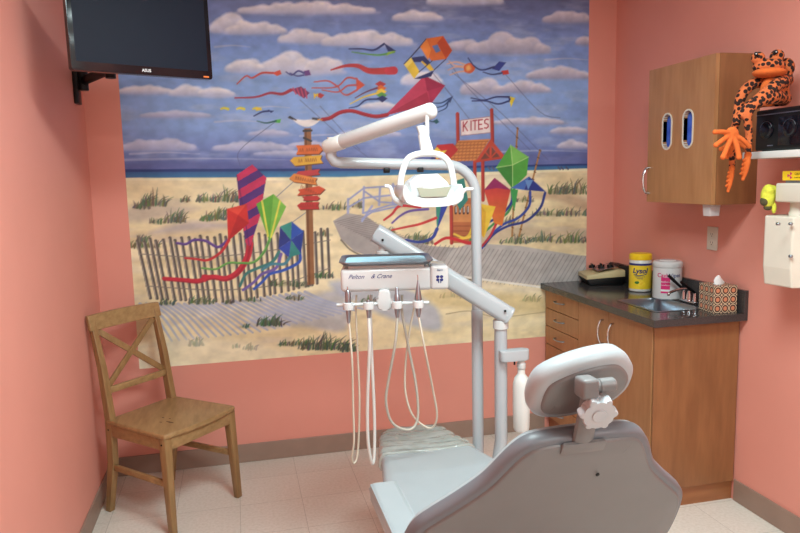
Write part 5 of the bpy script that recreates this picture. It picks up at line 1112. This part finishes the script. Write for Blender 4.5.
        for st in S: c.line([q(*p) for p in st], (168, 44, 60), 1.15, smooth=False)
    for x, ch in zip((463.2, 469.2, 472.8, 478.6, 484.2), 'KITES'): gl(x, ch)
    # kites around the stall
    c.poly([(430, 161), (437, 145), (453, 143.5), (458, 150), (447, 162)], (190, 46, 50)); c.poly([(437, 147), (441, 151), (447, 150), (443.5, 154), (446, 159), (440.5, 157), (436, 160), (436.5, 154), (432, 152)], (240, 208, 80)); c.poly([(430, 161), (433, 153), (437, 162)], (52, 70, 130))
    c.poly([(452, 182), (464, 178), (468, 200), (460, 210), (454, 200)], (52, 132, 122)); c.poly([(436, 206.6), (448, 205), (437, 230)], (46, 66, 158)); c.poly([(436, 206.6), (441, 206), (437, 230)], (54, 140, 120)); c.ribbon([(437, 229), (432, 238), (420, 242), (406, 240)], (48, 66, 150), 3.5, 2.4)
    c.ribbon([(420, 207), (400, 206), (392, 214), (384, 220)], (198, 52, 60), 3, 2); c.ribbon([(428, 209), (410, 211), (400, 216), (392, 223)], (104, 84, 160), 2.6, 1.8); c.ribbon([(436, 218), (420, 224), (406, 227), (392, 230)], (204, 60, 60), 2.8, 1.8)
    for x0, y0, x1, y1, xe in ((517.5, 128, 516, 150, 512), (540, 150, 531, 186, 519)):
        c.line([(x0, y0), (x1, y1), (xe, 236)], (170, 122, 70), 1.8, 2, smooth=False)
        for k in range(12): t = k/12; c.line([(x0+(xe-x0)*t-.9, y0+(236-y0)*t), (x0+(xe-x0)*t+.9, y0+(236-y0)*t+1)], (96, 60, 36), .9)
    for p, cl in (([(514, 188), (513, 200), (508, 212), (498, 220), (484, 232), (470, 240)], (60, 140, 80)), ([(512, 190), (511, 203), (500, 216), (486, 224), (474, 238)], (44, 56, 140)), ([(530, 192), (529, 206), (518, 218), (504, 224), (490, 236), (482, 248)], (46, 70, 160)), ([(545, 193), (540, 208), (526, 221), (508, 226), (494, 234), (484, 246)], (40, 54, 130)),
                  ([(496, 224), (490, 236), (482, 246)], (190, 50, 60)), ([(474, 222), (468, 236), (456, 240)], (232, 196, 70))): c.ribbon(p, cl, 2.8, 2.2)
    c.poly([(484, 190), (494.5, 178), (510.5, 190), (502, 226), (494, 223)], (190, 44, 64), grad=(226, 130, 50)); c.poly([(484, 190), (494.5, 178), (510.5, 190), (497, 188)], (150, 40, 96)); c.poly([(479.5, 203.6), (495.5, 206.6), (484, 238), (479, 232)], (238, 200, 66)); c.poly([(479.5, 203.6), (486, 212), (484, 238), (479, 232)], (222, 170, 50))
    c.poly([(510, 188), (514, 212), (518, 190)], (60, 152, 80)); c.poly([(496, 167.6), (510.5, 145), (528.5, 157), (526.7, 175), (512.6, 189)], (84, 166, 66)); c.poly([(510.5, 145), (528.5, 157), (512.5, 165)], (122, 190, 90)); c.poly([(496, 167.6), (512.5, 165), (512.6, 189)], (60, 136, 56)); c.line([(496, 167.6), (512.5, 165), (528.5, 157)], (180, 216, 140), .8, smooth=False); c.line([(510.5, 145), (512.5, 165), (512.6, 189)], (180, 216, 140), .8, smooth=False)
    c.poly([(511, 188), (529, 176.5), (524, 190)], (70, 110, 190)); c.poly([(529, 176.5), (545.6, 191.6), (524, 190)], (40, 56, 140)); c.poly([(525, 180), (533, 180), (528, 190)], (110, 150, 210))
    c.ribbon([(478, 236), (470, 243), (458, 240), (446, 238), (435, 244)], (198, 44, 52), 4, 2.6); c.ribbon([(478, 232), (466, 238), (454, 234)], (236, 200, 80), 2.6, 2)
    for x in (558, 561, 566, 488, 492): c.line([(x, 167), (x+2, 169.4)], (84, 84, 108), 1.6)
    # watercolour mottling
    n = c.noise(0.05, 0.035, 21, 3); n = (n-0.5)*0.16; c.C = c.C*(1+n[..., None])
    return c
MURAL = mat('mural_paint', (255, 255, 255), 0.6)
def build_mural():
    c = paint(); nx, nz = c.nx, c.nz; n = nx*nz
    me = bpy.data.meshes.new('wall_mural'); y = ROOM_B-0.0015
    co = np.empty((n, 3)); co[:, 0] = c.X.ravel(); co[:, 1] = 0; co[:, 2] = c.Z.ravel()-c.z0; base = np.array((0, 0, 0)); cx = (c.x0+c.x1)/2; co[:, 0] -= cx
    i = np.arange(nx-1)[None, :]+np.arange(nz-1)[:, None]*nx; q = np.stack([i, i+1, i+1+nx, i+nx], -1).reshape(-1, 4)
    # a rim of four edge faces back to the wall
    rim = np.array([(-0.5*(c.x1-c.x0), .0015, 0), (0.5*(c.x1-c.x0), .0015, 0), (0.5*(c.x1-c.x0), .0015, c.z1-c.z0), (-0.5*(c.x1-c.x0), .0015, c.z1-c.z0)])
    co = np.vstack([co, rim]); a, b, d, e = 0, nx-1, n-1, n-nx
    q = np.vstack([q, [(a, n, n+1, b), (b, n+1, n+2, d), (d, n+2, n+3, e), (e, n+3, n, a)]])
    me.vertices.add(len(co)); me.vertices.foreach_set('co', co.ravel())
    me.loops.add(q.size); me.loops.foreach_set('vertex_index', q.ravel().astype(np.int32))
    me.polygons.add(len(q)); me.polygons.foreach_set('loop_start', np.arange(0, q.size, 4, dtype=np.int32)); me.update(calc_edges=True)
    C = np.clip(c.C/255, 0, 1); C = np.where(C <= 0.04045, C/12.92, ((C+0.055)/1.055)**2.4).reshape(-1, 3)
    C = np.vstack([C, np.full((4, 3), 0.8)]); C = np.hstack([C, np.ones((len(C), 1))]).astype(np.float32)
    at_ = me.color_attributes.new('paint', 'FLOAT_COLOR', 'POINT'); at_.data.foreach_set('color', C.ravel())
    nt = MURAL.node_tree; N = nt.nodes; p = N['Principled BSDF']
    for l in list(p.inputs['Base Color'].links): nt.links.remove(l)
    v = N.new('ShaderNodeVertexColor'); v.layer_name = 'paint'; nt.links.new(v.outputs[0], p.inputs['Base Color'])
    me.materials.append(MURAL); o = bpy.data.objects.new('wall_mural', me); COL.objects.link(o); o.location = (cx, y, c.z0)
    tag(o, 'large beach mural of kites, snow fence and kite stall on the back wall', 'mural')
build_mural()
